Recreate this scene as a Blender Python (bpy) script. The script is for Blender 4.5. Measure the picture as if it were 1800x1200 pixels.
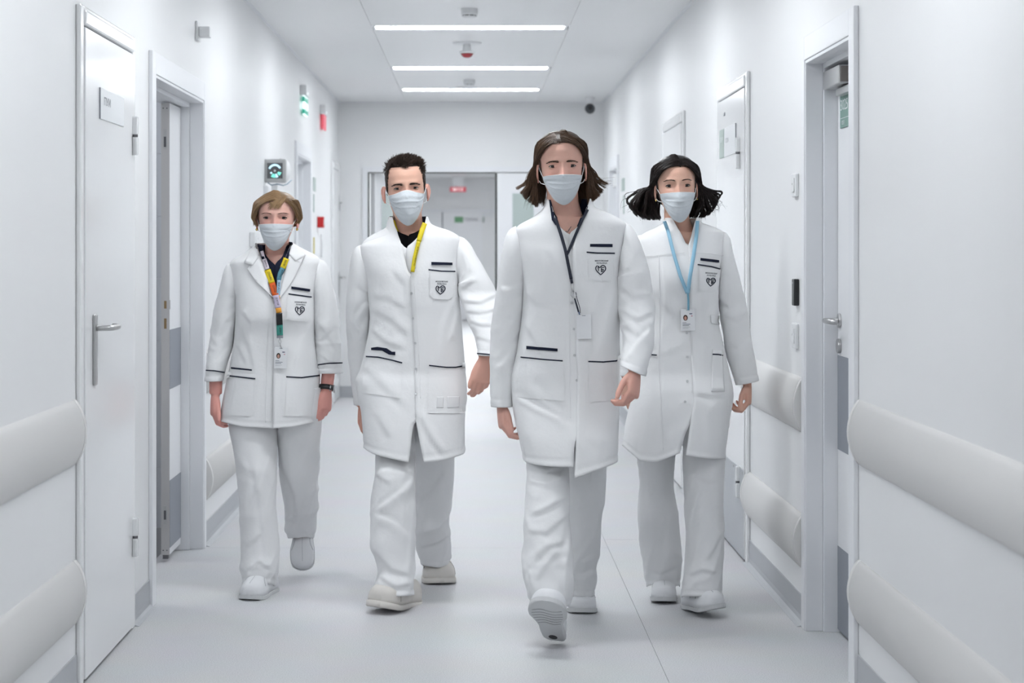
import bpy, bmesh, math, random
import numpy as np
from mathutils import Vector, Matrix, Euler, noise
from mathutils.bvhtree import BVHTree

# ------------------------------------------------------------------ camera, world, exposure
scene = bpy.context.scene
for o in list(bpy.data.objects):
    bpy.data.objects.remove(o, do_unlink=True)
COL = scene.collection
F = 3300.0            # focal length in photo pixels (1800 wide)
CX, CY = 831.0, 437.0 # vanishing point of the corridor in the photo
CH = 1.37             # camera height
cam_d = bpy.data.cameras.new('camera')
cam = bpy.data.objects.new('camera', cam_d)
COL.objects.link(cam)
cam.location = (0, 0, CH)
cam.rotation_euler = (math.radians(90), 0, 0)
cam_d.sensor_width = 36.0
cam_d.lens = 36.0 * F / 1800.0
cam_d.shift_x = (900 - CX) / 1800.0
cam_d.shift_y = -(600 - CY) / 1800.0
cam_d.clip_start = 0.05
cam_d.dof.use_dof = True
cam_d.dof.focus_distance = 6.75
cam_d.dof.aperture_fstop = 4.5
scene.camera = cam

world = bpy.data.worlds.new('world')
scene.world = world
world.use_nodes = True
world.node_tree.nodes['Background'].inputs[0].default_value = (0.85, 0.9, 1.0, 1)
world.node_tree.nodes['Background'].inputs[1].default_value = 0.3
vs = scene.view_settings
vs.view_transform = 'Standard'
vs.look = 'None'
vs.gamma = 1.0
vs.use_curve_mapping = False
vs.exposure = 0.72
LAMP = 22.0                      # emission of the ceiling strips
LAMP_COL = (0.94, 0.971, 1.0)

# ------------------------------------------------------------------ helpers
def P(px, py, Y):
    """world point that stands at depth Y and shows at photo pixel px, py"""
    return Vector(((px - CX) * Y / F, Y, CH - (py - CY) * Y / F))

MATS = {}
def mat(name, color, rough=0.5, metal=0.0, noise_amt=0.0, noise_scale=20.0, bump=0.0, bump_scale=60.0,
        spec=0.5, emit=None, emit_s=0.0, sss=0.0, trans=0.0, coat=0.0, alpha=1.0, attr=None, stretch=None, sheen=0.0):
    if name in MATS:
        return MATS[name]
    m = bpy.data.materials.new(name)
    m.use_nodes = True
    nt = m.node_tree
    b = nt.nodes['Principled BSDF']
    b.inputs['Base Color'].default_value = (*color, 1)
    b.inputs['Roughness'].default_value = rough
    b.inputs['Metallic'].default_value = metal
    b.inputs['Specular IOR Level'].default_value = spec
    if coat:
        b.inputs['Coat Weight'].default_value = coat
        b.inputs['Coat Roughness'].default_value = 0.12
    if sss:
        b.inputs['Subsurface Weight'].default_value = sss
        b.inputs['Subsurface Radius'].default_value = (0.012, 0.005, 0.003)
        b.inputs['Subsurface Scale'].default_value = 0.6
    if trans:
        b.inputs['Transmission Weight'].default_value = trans
    if sheen:
        b.inputs['Sheen Weight'].default_value = sheen
    if alpha < 1:
        b.inputs['Alpha'].default_value = alpha
    if emit:
        b.inputs['Emission Color'].default_value = (*emit, 1)
        b.inputs['Emission Strength'].default_value = emit_s
    tc = nt.nodes.new('ShaderNodeTexCoord')
    src = tc.outputs['Object']
    if stretch:
        mp = nt.nodes.new('ShaderNodeMapping')
        mp.inputs['Scale'].default_value = stretch
        nt.links.new(src, mp.inputs['Vector'])
        src = mp.outputs['Vector']
    if noise_amt or attr:
        n = nt.nodes.new('ShaderNodeTexNoise')
        n.inputs['Scale'].default_value = noise_scale
        n.inputs['Detail'].default_value = 4
        nt.links.new(src, n.inputs['Vector'])
        mx = nt.nodes.new('ShaderNodeMix')
        mx.data_type = 'RGBA'
        lo = [max(0, c * (1 - noise_amt)) for c in color]
        hi = [min(1, c * (1 + noise_amt)) for c in color]
        mx.inputs[6].default_value = (*lo, 1)
        mx.inputs[7].default_value = (*hi, 1)
        if attr:
            at = nt.nodes.new('ShaderNodeAttribute')
            at.attribute_name = attr
            nt.links.new(at.outputs['Fac'], mx.inputs[0])
        else:
            nt.links.new(n.outputs['Fac'], mx.inputs[0])
        nt.links.new(mx.outputs[2], b.inputs['Base Color'])
    if bump:
        n2 = nt.nodes.new('ShaderNodeTexNoise')
        n2.inputs['Scale'].default_value = bump_scale
        n2.inputs['Detail'].default_value = 3
        nt.links.new(src, n2.inputs['Vector'])
        bp = nt.nodes.new('ShaderNodeBump')
        bp.inputs['Strength'].default_value = bump
        bp.inputs['Distance'].default_value = 0.01
        nt.links.new(n2.outputs['Fac'], bp.inputs['Height'])
        nt.links.new(bp.outputs['Normal'], b.inputs['Normal'])
    MATS[name] = m
    return m

def link(name, me, m=None, parent=None, smooth=False, bevel=0.0):
    o = bpy.data.objects.new(name, me)
    COL.objects.link(o)
    if m is not None:
        me.materials.append(m)
    if smooth:
        me.polygons.foreach_set('use_smooth', [True] * len(me.polygons))
    if parent is not None:
        o.parent = parent
    if bevel:
        md = o.modifiers.new('bevel', 'BEVEL')
        md.width = bevel
        md.segments = 2
        md.limit_method = 'ANGLE'
        md.angle_limit = math.radians(40)
    return o

def obj(name, bm, m, parent=None, smooth=False, bevel=0.0):
    bmesh.ops.recalc_face_normals(bm, faces=bm.faces)
    me = bpy.data.meshes.new(name)
    bm.to_mesh(me)
    bm.free()
    return link(name, me, m, parent, smooth, bevel)

def pydata(name, v, f, m, parent=None, smooth=True):
    me = bpy.data.meshes.new(name)
    me.from_pydata([tuple(p) for p in v], [], f)
    me.update()
    return link(name, me, m, parent, smooth)

def tag(o, label=None, cat=None, group=None, kind=None):
    if label: o['label'] = label
    if cat: o['category'] = cat
    if group: o['group'] = group
    if kind: o['kind'] = kind
    return o

def empty(name, loc=(0, 0, 0)):
    o = bpy.data.objects.new(name, None)
    o.empty_display_size = 0.1
    o.location = loc
    COL.objects.link(o)
    if loc != (0, 0, 0):
        pass
    return o

def box(bm, x0, x1, y0, y1, z0, z1):
    x0, x1 = min(x0, x1), max(x0, x1)
    vs_ = [bm.verts.new((x, y, z)) for z in (z0, z1) for y in (y0, y1) for x in (x0, x1)]
    for f in ((0, 2, 3, 1), (4, 5, 7, 6), (0, 1, 5, 4), (2, 6, 7, 3), (0, 4, 6, 2), (1, 3, 7, 5)):
        bm.faces.new([vs_[i] for i in f])

def one_box(name, m, x0, x1, y0, y1, z0, z1, parent=None, bevel=0.0):
    bm = bmesh.new()
    box(bm, x0, x1, y0, y1, z0, z1)
    return obj(name, bm, m, parent, bevel=bevel)

def cyl(bm, p, axis, r, h, n=20, r2=None):
    """closed cylinder / cone from p along axis"""
    axis = Vector(axis).normalized()
    a = axis.orthogonal().normalized()
    b = axis.cross(a)
    r2 = r if r2 is None else r2
    lo, hi = [], []
    for i in range(n):
        t = 2 * math.pi * i / n
        d = a * math.cos(t) + b * math.sin(t)
        lo.append(bm.verts.new(Vector(p) + d * r))
        hi.append(bm.verts.new(Vector(p) + axis * h + d * r2))
    for i in range(n):
        j = (i + 1) % n
        bm.faces.new((lo[i], lo[j], hi[j], hi[i]))
    bm.faces.new(lo[::-1]); bm.faces.new(hi)

def tube_data(path, radii, n=8, cap=True):
    """verts, faces of a tube along path; radii scalar or list"""
    path = [Vector(p) for p in path]
    if not hasattr(radii, '__len__'):
        radii = [radii] * len(path)
    v, f = [], []
    up = None
    for i, p in enumerate(path):
        a = path[max(0, i - 1)]; c = path[min(len(path) - 1, i + 1)]
        t = (c - a).normalized()
        if up is None:
            up = t.orthogonal().normalized()
        up = (up - t * up.dot(t))
        if up.length < 1e-6:
            up = t.orthogonal()
        up.normalize()
        s = t.cross(up)
        for k in range(n):
            an = 2 * math.pi * k / n
            v.append(p + (up * math.cos(an) + s * math.sin(an)) * radii[i])
    for i in range(len(path) - 1):
        for k in range(n):
            k2 = (k + 1) % n
            f.append((i * n + k, i * n + k2, (i + 1) * n + k2, (i + 1) * n + k))
    if cap:
        f.append(tuple(range(n))[::-1])
        f.append(tuple((len(path) - 1) * n + k for k in range(n)))
    return v, f

def tube(name, path, radii, m, parent=None, n=8):
    v, f = tube_data(path, radii, n)
    return pydata(name, v, f, m, parent)

def lathe(bm, c, prof, axis=(0, 0, 1), n=24):
    """surface of revolution: prof = [(r, h)]"""
    axis = Vector(axis).normalized()
    a = axis.orthogonal().normalized(); b = axis.cross(a)
    rings = []
    for r, h in prof:
        if r < 1e-6:
            rings.append([bm.verts.new(Vector(c) + axis * h)])
        else:
            rings.append([bm.verts.new(Vector(c) + axis * h + (a * math.cos(2 * math.pi * i / n) + b * math.sin(2 * math.pi * i / n)) * r) for i in range(n)])
    for r0, r1 in zip(rings, rings[1:]):
        for i in range(n):
            j = (i + 1) % n
            if len(r0) == 1 and len(r1) > 1: bm.faces.new((r0[0], r1[j], r1[i]))
            elif len(r1) == 1 and len(r0) > 1: bm.faces.new((r0[i], r0[j], r1[0]))
            elif len(r0) > 1: bm.faces.new((r0[i], r0[j], r1[j], r1[i]))

def text_mesh(s, size=1.0, bold=False):
    """flat text as list of (verts2d, faces), centred on the origin"""
    cu = bpy.data.curves.new('t', 'FONT')
    cu.body = s
    cu.size = size
    cu.align_x = 'CENTER'; cu.align_y = 'CENTER'
    cu.resolution_u = 2
    if bold:
        cu.offset = 0.02 * size
    o = bpy.data.objects.new('t', cu)
    COL.objects.link(o)
    dg = bpy.context.evaluated_depsgraph_get()
    me = bpy.data.meshes.new_from_object(o.evaluated_get(dg))
    v = [(p.co.x, p.co.y) for p in me.vertices]
    f = [tuple(p.vertices) for p in me.polygons]
    bpy.data.objects.remove(o, do_unlink=True)
    bpy.data.curves.remove(cu)
    bpy.data.meshes.remove(me)
    return v, f

def text_on(name, s, size, m, origin, ux, uy, parent=None, bold=False, width=None):
    """flat lettering at origin with reading direction ux and up uy"""
    v, f = text_mesh(s, size, bold)
    ux, uy, origin = Vector(ux), Vector(uy), Vector(origin)
    sx = 1.0
    if width:
        w = max(p[0] for p in v) - min(p[0] for p in v)
        sx = width / max(w, 1e-6)
    return pydata(name, [origin + ux * p[0] * sx + uy * p[1] for p in v], f, m, parent, smooth=False)
# ------------------------------------------------------------------ materials of the room
M_WALL = mat('wall_paint', (0.835, 0.842, 0.85), 0.42, noise_amt=0.012, noise_scale=3, bump=0.03, bump_scale=180)
M_CEIL = mat('ceiling_metal', (0.86, 0.866, 0.872), 0.38, noise_amt=0.01, noise_scale=2)
M_CEILGAP = mat('ceiling_void', (0.5, 0.51, 0.52), 0.9)
M_FRAME = mat('frame_paint', (0.82, 0.833, 0.86), 0.35)
M_GLOSS = mat('door_enamel', (0.85, 0.86, 0.87), 0.22, bump=0.02, bump_scale=9, coat=0.3)
M_LEAF = mat('door_laminate', (0.85, 0.86, 0.88), 0.35)
M_RAIL = mat('bumper_vinyl', (0.735, 0.728, 0.718), 0.5, bump=0.04, bump_scale=300)
M_RAILEND = mat('bumper_end_cap', (0.66, 0.655, 0.65), 0.5)
M_BASE = mat('skirting_vinyl', (0.47, 0.485, 0.51), 0.5, noise_amt=0.06, noise_scale=150)
M_KICK = mat('grey_laminate', (0.27, 0.29, 0.33), 0.45, noise_amt=0.03, noise_scale=90)
M_STEEL = mat('brushed_steel', (0.55, 0.55, 0.55), 0.32, metal=1.0)
M_DSTEEL = mat('dark_steel', (0.16, 0.16, 0.17), 0.4, metal=0.8)
M_BRASS = mat('dull_brass', (0.32, 0.22, 0.12), 0.4, metal=0.9)
M_ALU = mat('anodised_edge', (0.58, 0.57, 0.57), 0.4, metal=0.35)
M_WPLAST = mat('white_plastic', (0.80, 0.81, 0.82), 0.4)
M_GPLAST = mat('grey_plastic', (0.48, 0.49, 0.49), 0.45)
M_BLACK = mat('black_plastic', (0.012, 0.013, 0.015), 0.35)
M_GREEN = mat('sign_green', (0.20, 0.33, 0.29), 0.5)
M_PALEGREEN = mat('sign_pale_green', (0.42, 0.50, 0.47), 0.5)
M_SIGNWHITE = mat('sign_white', (0.80, 0.82, 0.84), 0.3)
M_SIGNTXT = mat('sign_text_grey', (0.30, 0.31, 0.34), 0.6)
M_RED = mat('red_plastic', (0.55, 0.02, 0.02), 0.35)
M_REDTRANS = mat('red_lens', (0.35, 0.01, 0.02), 0.15, coat=0.5)
M_GASKET = mat('dark_gasket', (0.02, 0.025, 0.022), 0.6)
M_GLASS = mat('green_tinted_glass', (0.50, 0.58, 0.56), 0.08, coat=0.2)
M_TILE = mat('wall_tile', (0.62, 0.64, 0.68), 0.2)
M_GROUT = mat('tile_grout', (0.75, 0.76, 0.78), 0.8)
M_DARKFLOOR = mat('washroom_floor', (0.25, 0.25, 0.26), 0.4)
M_LIGHT = mat('lamp_diffuser', (0.9, 0.9, 0.9), 0.5, emit=LAMP_COL, emit_s=LAMP)
M_TRIM = mat('lamp_trim', (0.78, 0.79, 0.80), 0.4)
M_SCREEN = mat('screen_grey', (0.10, 0.105, 0.11), 0.25, coat=0.3)
M_SCRBLUE = mat('screen_blue', (0.5, 0.75, 0.85), 0.4, emit=(0.5, 0.8, 0.95), emit_s=0.7)
M_SCRGREEN = mat('screen_green', (0.2, 0.6, 0.5), 0.4, emit=(0.15, 0.7, 0.55), emit_s=0.6)
M_YELLOW = mat('yellow_strip', (0.65, 0.55, 0.12), 0.5)
M_EXITG = mat('exit_green', (0.05, 0.42, 0.30), 0.4, emit=(0.05, 0.5, 0.35), emit_s=0.2)
M_EXITW = mat('exit_white', (0.85, 0.9, 0.9), 0.4, emit=(0.8, 0.95, 0.95), emit_s=0.6)
M_EXITR = mat('exit_red', (0.7, 0.10, 0.14), 0.4, emit=(0.8, 0.15, 0.2), emit_s=0.25)
M_CABLE = mat('blue_grey_cable', (0.25, 0.33, 0.40), 0.5)

def floor_material():
    m = bpy.data.materials.new('speckled_vinyl')
    m.use_nodes = True
    nt = m.node_tree; b = nt.nodes['Principled BSDF']
    tc = nt.nodes.new('ShaderNodeTexCoord')
    n1 = nt.nodes.new('ShaderNodeTexNoise'); n1.inputs['Scale'].default_value = 260; n1.inputs['Detail'].default_value = 2
    n2 = nt.nodes.new('ShaderNodeTexNoise'); n2.inputs['Scale'].default_value = 3.0; n2.inputs['Detail'].default_value = 5
    r1 = nt.nodes.new('ShaderNodeValToRGB')
    r1.color_ramp.elements[0].position = 0.36; r1.color_ramp.elements[0].color = (0.55, 0.555, 0.57, 1)
    r1.color_ramp.elements[1].position = 0.60; r1.color_ramp.elements[1].color = (0.70, 0.705, 0.72, 1)
    mx = nt.nodes.new('ShaderNodeMix'); mx.data_type = 'RGBA'; mx.blend_type = 'MULTIPLY'; mx.inputs[0].default_value = 0.10
    nt.links.new(tc.outputs['Object'], n1.inputs['Vector']); nt.links.new(tc.outputs['Object'], n2.inputs['Vector'])
    nt.links.new(n1.outputs['Fac'], r1.inputs['Fac'])
    nt.links.new(r1.outputs['Color'], mx.inputs[6]); nt.links.new(n2.outputs['Color'], mx.inputs[7])
    nt.links.new(mx.outputs[2], b.inputs['Base Color'])
    b.inputs['Roughness'].default_value = 0.5
    b.inputs["Specular IOR Level"].default_value = 0.2
    bp = nt.nodes.new('ShaderNodeBump'); bp.inputs['Strength'].default_value = 0.05; bp.inputs['Distance'].default_value = 0.003
    nt.links.new(n1.outputs['Fac'], bp.inputs['Height']); nt.links.new(bp.outputs['Normal'], b.inputs['Normal'])
    return m
M_FLOOR = floor_material()
M_WELD = mat('vinyl_weld', (0.56, 0.57, 0.59), 0.4)

# ------------------------------------------------------------------ room shell
XL, XR, ZC = -1.24, 1.205, 2.72
YB, YN, YF = 17.3, -5.0, 36.0
TH = 0.16
def YL(px): return F * XL / (px - CX)
def YR(px): return F * XR / (px - CX)
def ZY(py, Y): return CH - (py - CY) * Y / F

def struct(o): o['kind'] = 'structure'; return o

fl = struct(one_box('floor', M_WELD, XL - 2.3, XR + 2.0, YN, YF + 0.2, -0.10, -0.003))
for k, (xa, xb) in enumerate(((XL - TH, 0.6188), (0.6212, XR + TH))):
    cuts = [YN, 0.9, 8.6 + 0.25 * k, 13.4, YF]
    for ya, yb in zip(cuts, cuts[1:]):
        one_box('vinyl_sheet', M_FLOOR, xa, xb, ya + 0.0012, yb - 0.0012, -0.003, 0.0, fl)
one_box('vinyl_sheet', M_DARKFLOOR, XL - 2.2, XL - TH - 0.001, 7.0, 9.4, -0.003, 0.0, fl)

ce = struct(one_box('ceiling', M_CEILGAP, XL - 2.3, XR + 2.0, YN, YF + 0.2, ZC + 0.02, ZC + 0.10))
LIGHTS = [15.97, 14.05, 11.48, 9.15, 6.85, 4.55, 0.2, -3.2]
FAR_LIGHTS = [18.7 + 1.29 * k for k in range(12)]  # unseen hall strips, packed closer than the corridor's to brighten the hall
SEAM_L, SEAM_R = -0.615, 0.588
def panel(xa, xb, ya, yb):
    one_box('ceiling_panel', M_CEIL, xa + 0.0013, xb - 0.0013, ya + 0.0010, yb - 0.0012, ZC, ZC + 0.015, ce)
ys = [YN, -3.6, -1.2, 1.1, 3.4, 5.7, 8.0, 10.3, 12.75, 15.0, YB]
for ya, yb in zip(ys, ys[1:]):
    panel(XL, SEAM_L, ya, yb); panel(SEAM_R, XR, ya, yb)
edges = [YN]
for y in sorted(LIGHTS): edges += [y - 0.1, y + 0.1]
edges.append(YB)
for i in range(0, len(edges), 2):
    ya, yb = edges[i], edges[i + 1]
    if yb - ya > 1.0:
        mid = (ya + yb) / 2
        panel(SEAM_L, SEAM_R, ya, mid); panel(SEAM_L, SEAM_R, mid, yb)
    else:
        panel(SEAM_L, SEAM_R, ya, yb)
for ya, yb in ((YB, 23.0), (23.0, 29.0), (29.0, YF)):
    for xa, xb in ((XL - 0.5, -0.6), (0.6, XR + 0.5)):
        panel(xa, xb, ya, yb)
fe = [YB] + [e for y in FAR_LIGHTS for e in (y - 0.1, y + 0.1)] + [YF]
for i in range(0, len(fe), 2):
    panel(-0.6, 0.6, fe[i], fe[i + 1])

def lamp(y, xa, xb, label):
    t = empty('ceiling_light', ((xa + xb) / 2, y, ZC))
    bm = bmesh.new()
    box(bm, xa - t.location.x, xb - t.location.x, -0.082, 0.082, 0.004, 0.012)
    obj('diffuser', bm, M_LIGHT, t)
    bm = bmesh.new()
    x0, x1 = xa - 0.016 - t.location.x, xb + 0.016 - t.location.x
    box(bm, x0, x1, -0.098, -0.083, 0, 0.015); box(bm, x0, x1, 0.083, 0.098, 0, 0.015)
    box(bm, x0, x0 + 0.015, -0.083, 0.083, 0, 0.015); box(bm, x1 - 0.015, x1, -0.083, 0.083, 0, 0.015)
    obj('frame', bm, M_TRIM, t)
    tag(t, label, 'ceiling light', 'linear ceiling lights')
names = {0: 'farthest and shortest-looking of the three lit ceiling strips', 1: 'lit ceiling strip between the nearest and the farthest strip',
         2: 'nearest and longest-looking of the three lit ceiling strips'}
for i, y in enumerate(LIGHTS):
    lamp(y, -0.592, 0.558, names.get(i, 'white linear ceiling strip light above or behind the viewer'))
for y in FAR_LIGHTS:
    lamp(y, -0.575, 0.575, 'unseen white ceiling strip light added to brighten the hall beyond the doorway')

def wall_x(name, side, X, y0, y1, openings, m=M_WALL, z1=ZC + 0.02):
    bm = bmesh.new()
    xo = X + side * TH
    y = y0
    for (ya, yb, zt) in openings:
        box(bm, X, xo, y, ya, 0, z1)
        box(bm, X, xo, ya, yb, zt, z1)
        y = yb
    box(bm, X, xo, y, y1, 0, z1)
    return struct(obj(name, bm, m))
# openings measured from the photograph (near edge, far edge, head height)
D2A, D2B = 7.265, 8.57          # double door on the left
D3A, D3B = 13.15, 14.25        # recessed door on the left, far
RNA, RNB = 5.945, 6.74          # near door on the right
RFA, RFB = 15.55, 16.45        # half open door on the right, far
wall_x('wall_left', -1, XL, YN, YB, [(D2A, D2B, 2.045), (D3A, D3B, 2.04)])
wall_x('wall_right', 1, XR, YN, YB, [(RNA, RNB, 2.045), (RFA, RFB, 2.06)])
# back wall with the double doorway
OX0, OX1, OZ = -0.965, 0.80, 2.075
bm = bmesh.new()
box(bm, XL - TH, OX0, YB, YB + 0.18, 0, ZC + 0.02)
box(bm, OX1, XR + TH, YB, YB + 0.18, 0, ZC + 0.02)
box(bm, OX0, OX1, YB, YB + 0.18, OZ, ZC + 0.02)
struct(obj('wall_back', bm, M_WALL))
struct(one_box('wall_front', M_WALL, XL - TH, XR + TH, YN - 0.16, YN, 0, ZC + 0.02))
# hall beyond
struct(one_box('wall_left_hall', M_WALL, XL - 0.36, XL - 0.2, YB + 0.18, YF, 0, ZC + 0.02))
struct(one_box('wall_right_hall', M_WALL, XR + 0.2, XR + 0.36, YB + 0.18, YF, 0, ZC + 0.02))
struct(one_box('wall_back_hall', M_WALL, XL - 0.4, XR + 0.4, YF, YF + 0.15, 0, ZC + 0.02))

# skirting
def skirting(name, side, spans):
    X = XL if side < 0 else XR
    t = empty(name); struct(t)
    for ya, yb in spans:
        bm = bmesh.new()
        box(bm, X, X - side * 0.005, ya, yb, 0.0, 0.105)
        # coved foot
        pts = [(0.005, 0.03), (0.008, 0.013), (0.016, 0.005), (0.03, 0.001), (0.03, 0.0), (0.005, 0.0)]
        lo = [bm.verts.new((X - side * d, ya, z)) for d, z in pts]
        hi = [bm.verts.new((X - side * d, yb, z)) for d, z in pts]
        for i in range(len(pts)):
            j = (i + 1) % len(pts)
            bm.faces.new((lo[i], lo[j], hi[j], hi[i]))
        bm.faces.new(lo); bm.faces.new(hi[::-1])
        obj('skirting_strip', bm, M_BASE, t)
    return t
skirting('baseboard_left', -1, [(YN, 5.855), (6.81, 7.175), (8.635, 12.94), (14.46, 16.4)])
skirting('baseboard_right', 1, [(YN, 5.855), (6.805, 8.19), (9.17, 10.67), (11.82, 15.4), (16.55, YB)])
bb = empty('baseboard_back'); struct(bb)
one_box('skirting_strip', M_BASE, XL, OX0 - 0.03, YB - 0.005, YB, 0, 0.105, bb)
one_box('skirting_strip', M_BASE, OX1 + 0.03, XR, YB - 0.005, YB, 0, 0.105, bb)
# thin ceiling angle along the walls
for k, (xa, xb, ya, yb) in enumerate(((XL, XL + 0.02, YN, YB), (XR - 0.02, XR, YN, YB), (XL + 0.02, XR - 0.02, YB - 0.02, YB))):
    struct(one_box('trim_%d' % (k + 1), M_FRAME, xa, xb, ya, yb, ZC - 0.006, ZC - 0.0005))

# ------------------------------------------------------------------ doors
def wbox(bm, side, d0, d1, y0, y1, z0, z1):
    X = XL if side < 0 else XR
    box(bm, X - side * d0, X - side * d1, y0, y1, z0, z1)
def wpart(name, m, parent, side, d0, d1, y0, y1, z0, z1, bevel=0.0):
    bm = bmesh.new(); wbox(bm, side, d0, d1, y0, y1, z0, z1)
    return obj(name, bm, m, parent, bevel=bevel)
def lever(parent, side, y, z, d, dirn, plate=True, lock=False):
    X = XL if side < 0 else XR
    x0 = X - side * d
    h = empty('handle'); h.parent = parent
    if plate:
        bm = bmesh.new(); box(bm, x0, x0 - side * 0.009, y - 0.022, y + 0.022, z - 0.185, z + 0.045)
        obj('back_plate', bm, M_STEEL, h, bevel=0.006)
    else:
        bm = bmesh.new(); cyl(bm, (x0, y, z), (-side, 0, 0), 0.026, 0.009)
        obj('rosette', bm, M_STEEL, h, bevel=0.002)
        bm = bmesh.new(); cyl(bm, (x0, y, z - 0.09), (-side, 0, 0), 0.026, 0.012)
        obj('lock_rosette', bm, M_STEEL, h, bevel=0.002)
    path = [(x0 - side * 0.004, y, z), (x0 - side * 0.03, y, z)]
    for a in range(1, 6):
        an = a / 5 * math.pi / 2
        path.append((x0 - side * (0.04 + 0.018 * math.sin(an)), y + dirn * 0.018 * (1 - math.cos(an)), z))
    path += [(x0 - side * 0.058, y + dirn * 0.08, z), (x0 - side * 0.056, y + dirn * 0.118, z),
             (x0 - side * 0.050, y + dirn * 0.130, z), (x0 - side * 0.036, y + dirn * 0.134, z)]
    tube('lever', path, 0.0095, M_STEEL, h, 12)
def hinge(parent, side, y, z, d):
    X = XL if side < 0 else XR
    x = X - side * d
    h = empty('hinge'); h.parent = parent
    bm = bmesh.new(); box(bm, x, x - side * 0.022, y - 0.012, y + 0.014, z + 0.004, z + 0.07); obj('upper_knuckle', bm, M_GLOSS, h, bevel=0.005)
    bm = bmesh.new(); box(bm, x, x - side * 0.022, y - 0.012, y + 0.014, z - 0.07, z - 0.004); obj('lower_knuckle', bm, M_GLOSS, h, bevel=0.005)
    bm = bmesh.new(); cyl(bm, (x - side * 0.012, y, z - 0.004), (0, 0, 1), 0.010, 0.008); obj('washer', bm, M_DSTEEL, h)
    bm = bmesh.new(); box(bm, x, x - side * 0.004, y - 0.020, y - 0.013, z - 0.07, z - 0.002); obj('hinge_leaf', bm, M_DSTEEL, h)

def flush_door(name, side, ya, yb, ztop, hinges=(), hz=None, hy=None, hdir=1, kick=None, hinge_y=None):
    """enamelled flush door: slim frame on the wall, leaf, head strip"""
    t = struct(empty(name))
    bm = bmesh.new()
    wbox(bm, side, 0, 0.016, ya, ya + 0.05, 0, ztop); wbox(bm, side, 0, 0.016, yb - 0.05, yb, 0, ztop)
    wbox(bm, side, 0, 0.016, ya + 0.05, yb - 0.05, ztop - 0.05, ztop)
    obj('door_frame', bm, M_GLOSS, t, bevel=0.006)
    wpart('head_strip', M_GLOSS, t, side, 0.0, 0.022, ya + 0.055, yb - 0.045, ztop - 0.062, ztop - 0.012, bevel=0.008)
    lf = wpart('door_leaf', M_GLOSS, t, side, 0.002, 0.020, ya + 0.056, yb - 0.056, 0.012, ztop - 0.068, bevel=0.003)
    wpart('shadow_gap', M_KICK, t, side, 0.0, 0.0018, ya + 0.05, yb - 0.05, 0.0, ztop - 0.055)
    for z in hinges:
        hinge(t, side, hinge_y, z, 0.016)
    if hz: lever(t, side, hy, hz, 0.020, hdir)
    if kick:
        k = wpart('kick_plate', M_KICK if kick == 'dark' else mat('kick_grey', (0.48, 0.50, 0.53), 0.45), t, side, 0.020, 0.0215, ya + 0.06, yb - 0.06, 0.014, 0.40)
        for q in range(4):
            bm = bmesh.new(); X = (XL if side < 0 else XR) - side * 0.0215
            cyl(bm, (X, ya + 0.10 + q * (yb - ya - 0.2) / 3, 0.385), (-side, 0, 0), 0.005, 0.002, 8); obj('screw', bm, M_STEEL, k)
    return t
def wall_plate(name, side, d, m, y0, y1, z0, z1, th=0.006, parent=None, bevel=0.0015):
    return wpart(name, m, parent, side, d, d + th, y0, y1, z0, z1, bevel)
def wall_text(name, s, size, m, side, d, y, z, parent, width=None, bold=False):
    X = (XL if side < 0 else XR) - side * d
    ux = (0, 1, 0) if side < 0 else (0, -1, 0)
    return text_on(name, s, size, m, (X, y, z), ux, (0, 0, 1), parent, bold, width)

d1 = flush_door('door_1', -1, YL(133), YL(230), 2.137, hinges=(1.775, 0.335), hz=1.115, hy=6.045, hdir=1, hinge_y=YL(224))
s = wall_plate('name_plate', -1, 0.020, M_SIGNWHITE, YL(164), YL(206), 1.795, 1.897, 0.004, d1)
wall_text('lettering', 'ПУИ', 0.035, M_SIGNTXT, -1, 0.0245, YL(176), 1.855, s, width=0.11, bold=True)
wall_plate('plate_edge', -1, 0.020, M_SIGNTXT, YL(164) - 0.003, YL(164) - 0.0003, 1.795, 1.897, 0.0045, d1, 0)

# left double door: frame, closed slave leaf, open main leaf and a tiled room behind
def cased_frame(t, side, ya, yb, zt, w=0.085, rev=0.12, wf=0.06):
    X = XL if side < 0 else XR
    nm = 'architrave'
    for (a, b, c, d) in ((ya - w, ya, 0, zt + w), (yb, yb + wf, 0, zt + w), (ya, yb, zt, zt + w)):
        wpart(nm, M_FRAME, t, side, 0.0, 0.016, a, b, c, d, bevel=0.003)
    # reveal lining in two steps
    for (a, b, c, d) in ((ya, ya + 0.012, 0, zt), (yb - 0.012, yb, 0, zt), (ya + 0.012, yb - 0.012, zt - 0.012, zt)):
        wpart('lining', M_FRAME, t, side, -0.05, 0.012, a, b, c, d, bevel=0.002)
    for (a, b, c, d) in ((ya, ya + 0.03, 0, zt), (yb - 0.03, yb, 0, zt), (ya + 0.03, yb - 0.03, zt - 0.03, zt)):
        wpart('rebate', M_FRAME, t, side, -0.155, -0.05, a, b, c, d, bevel=0.002)

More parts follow.
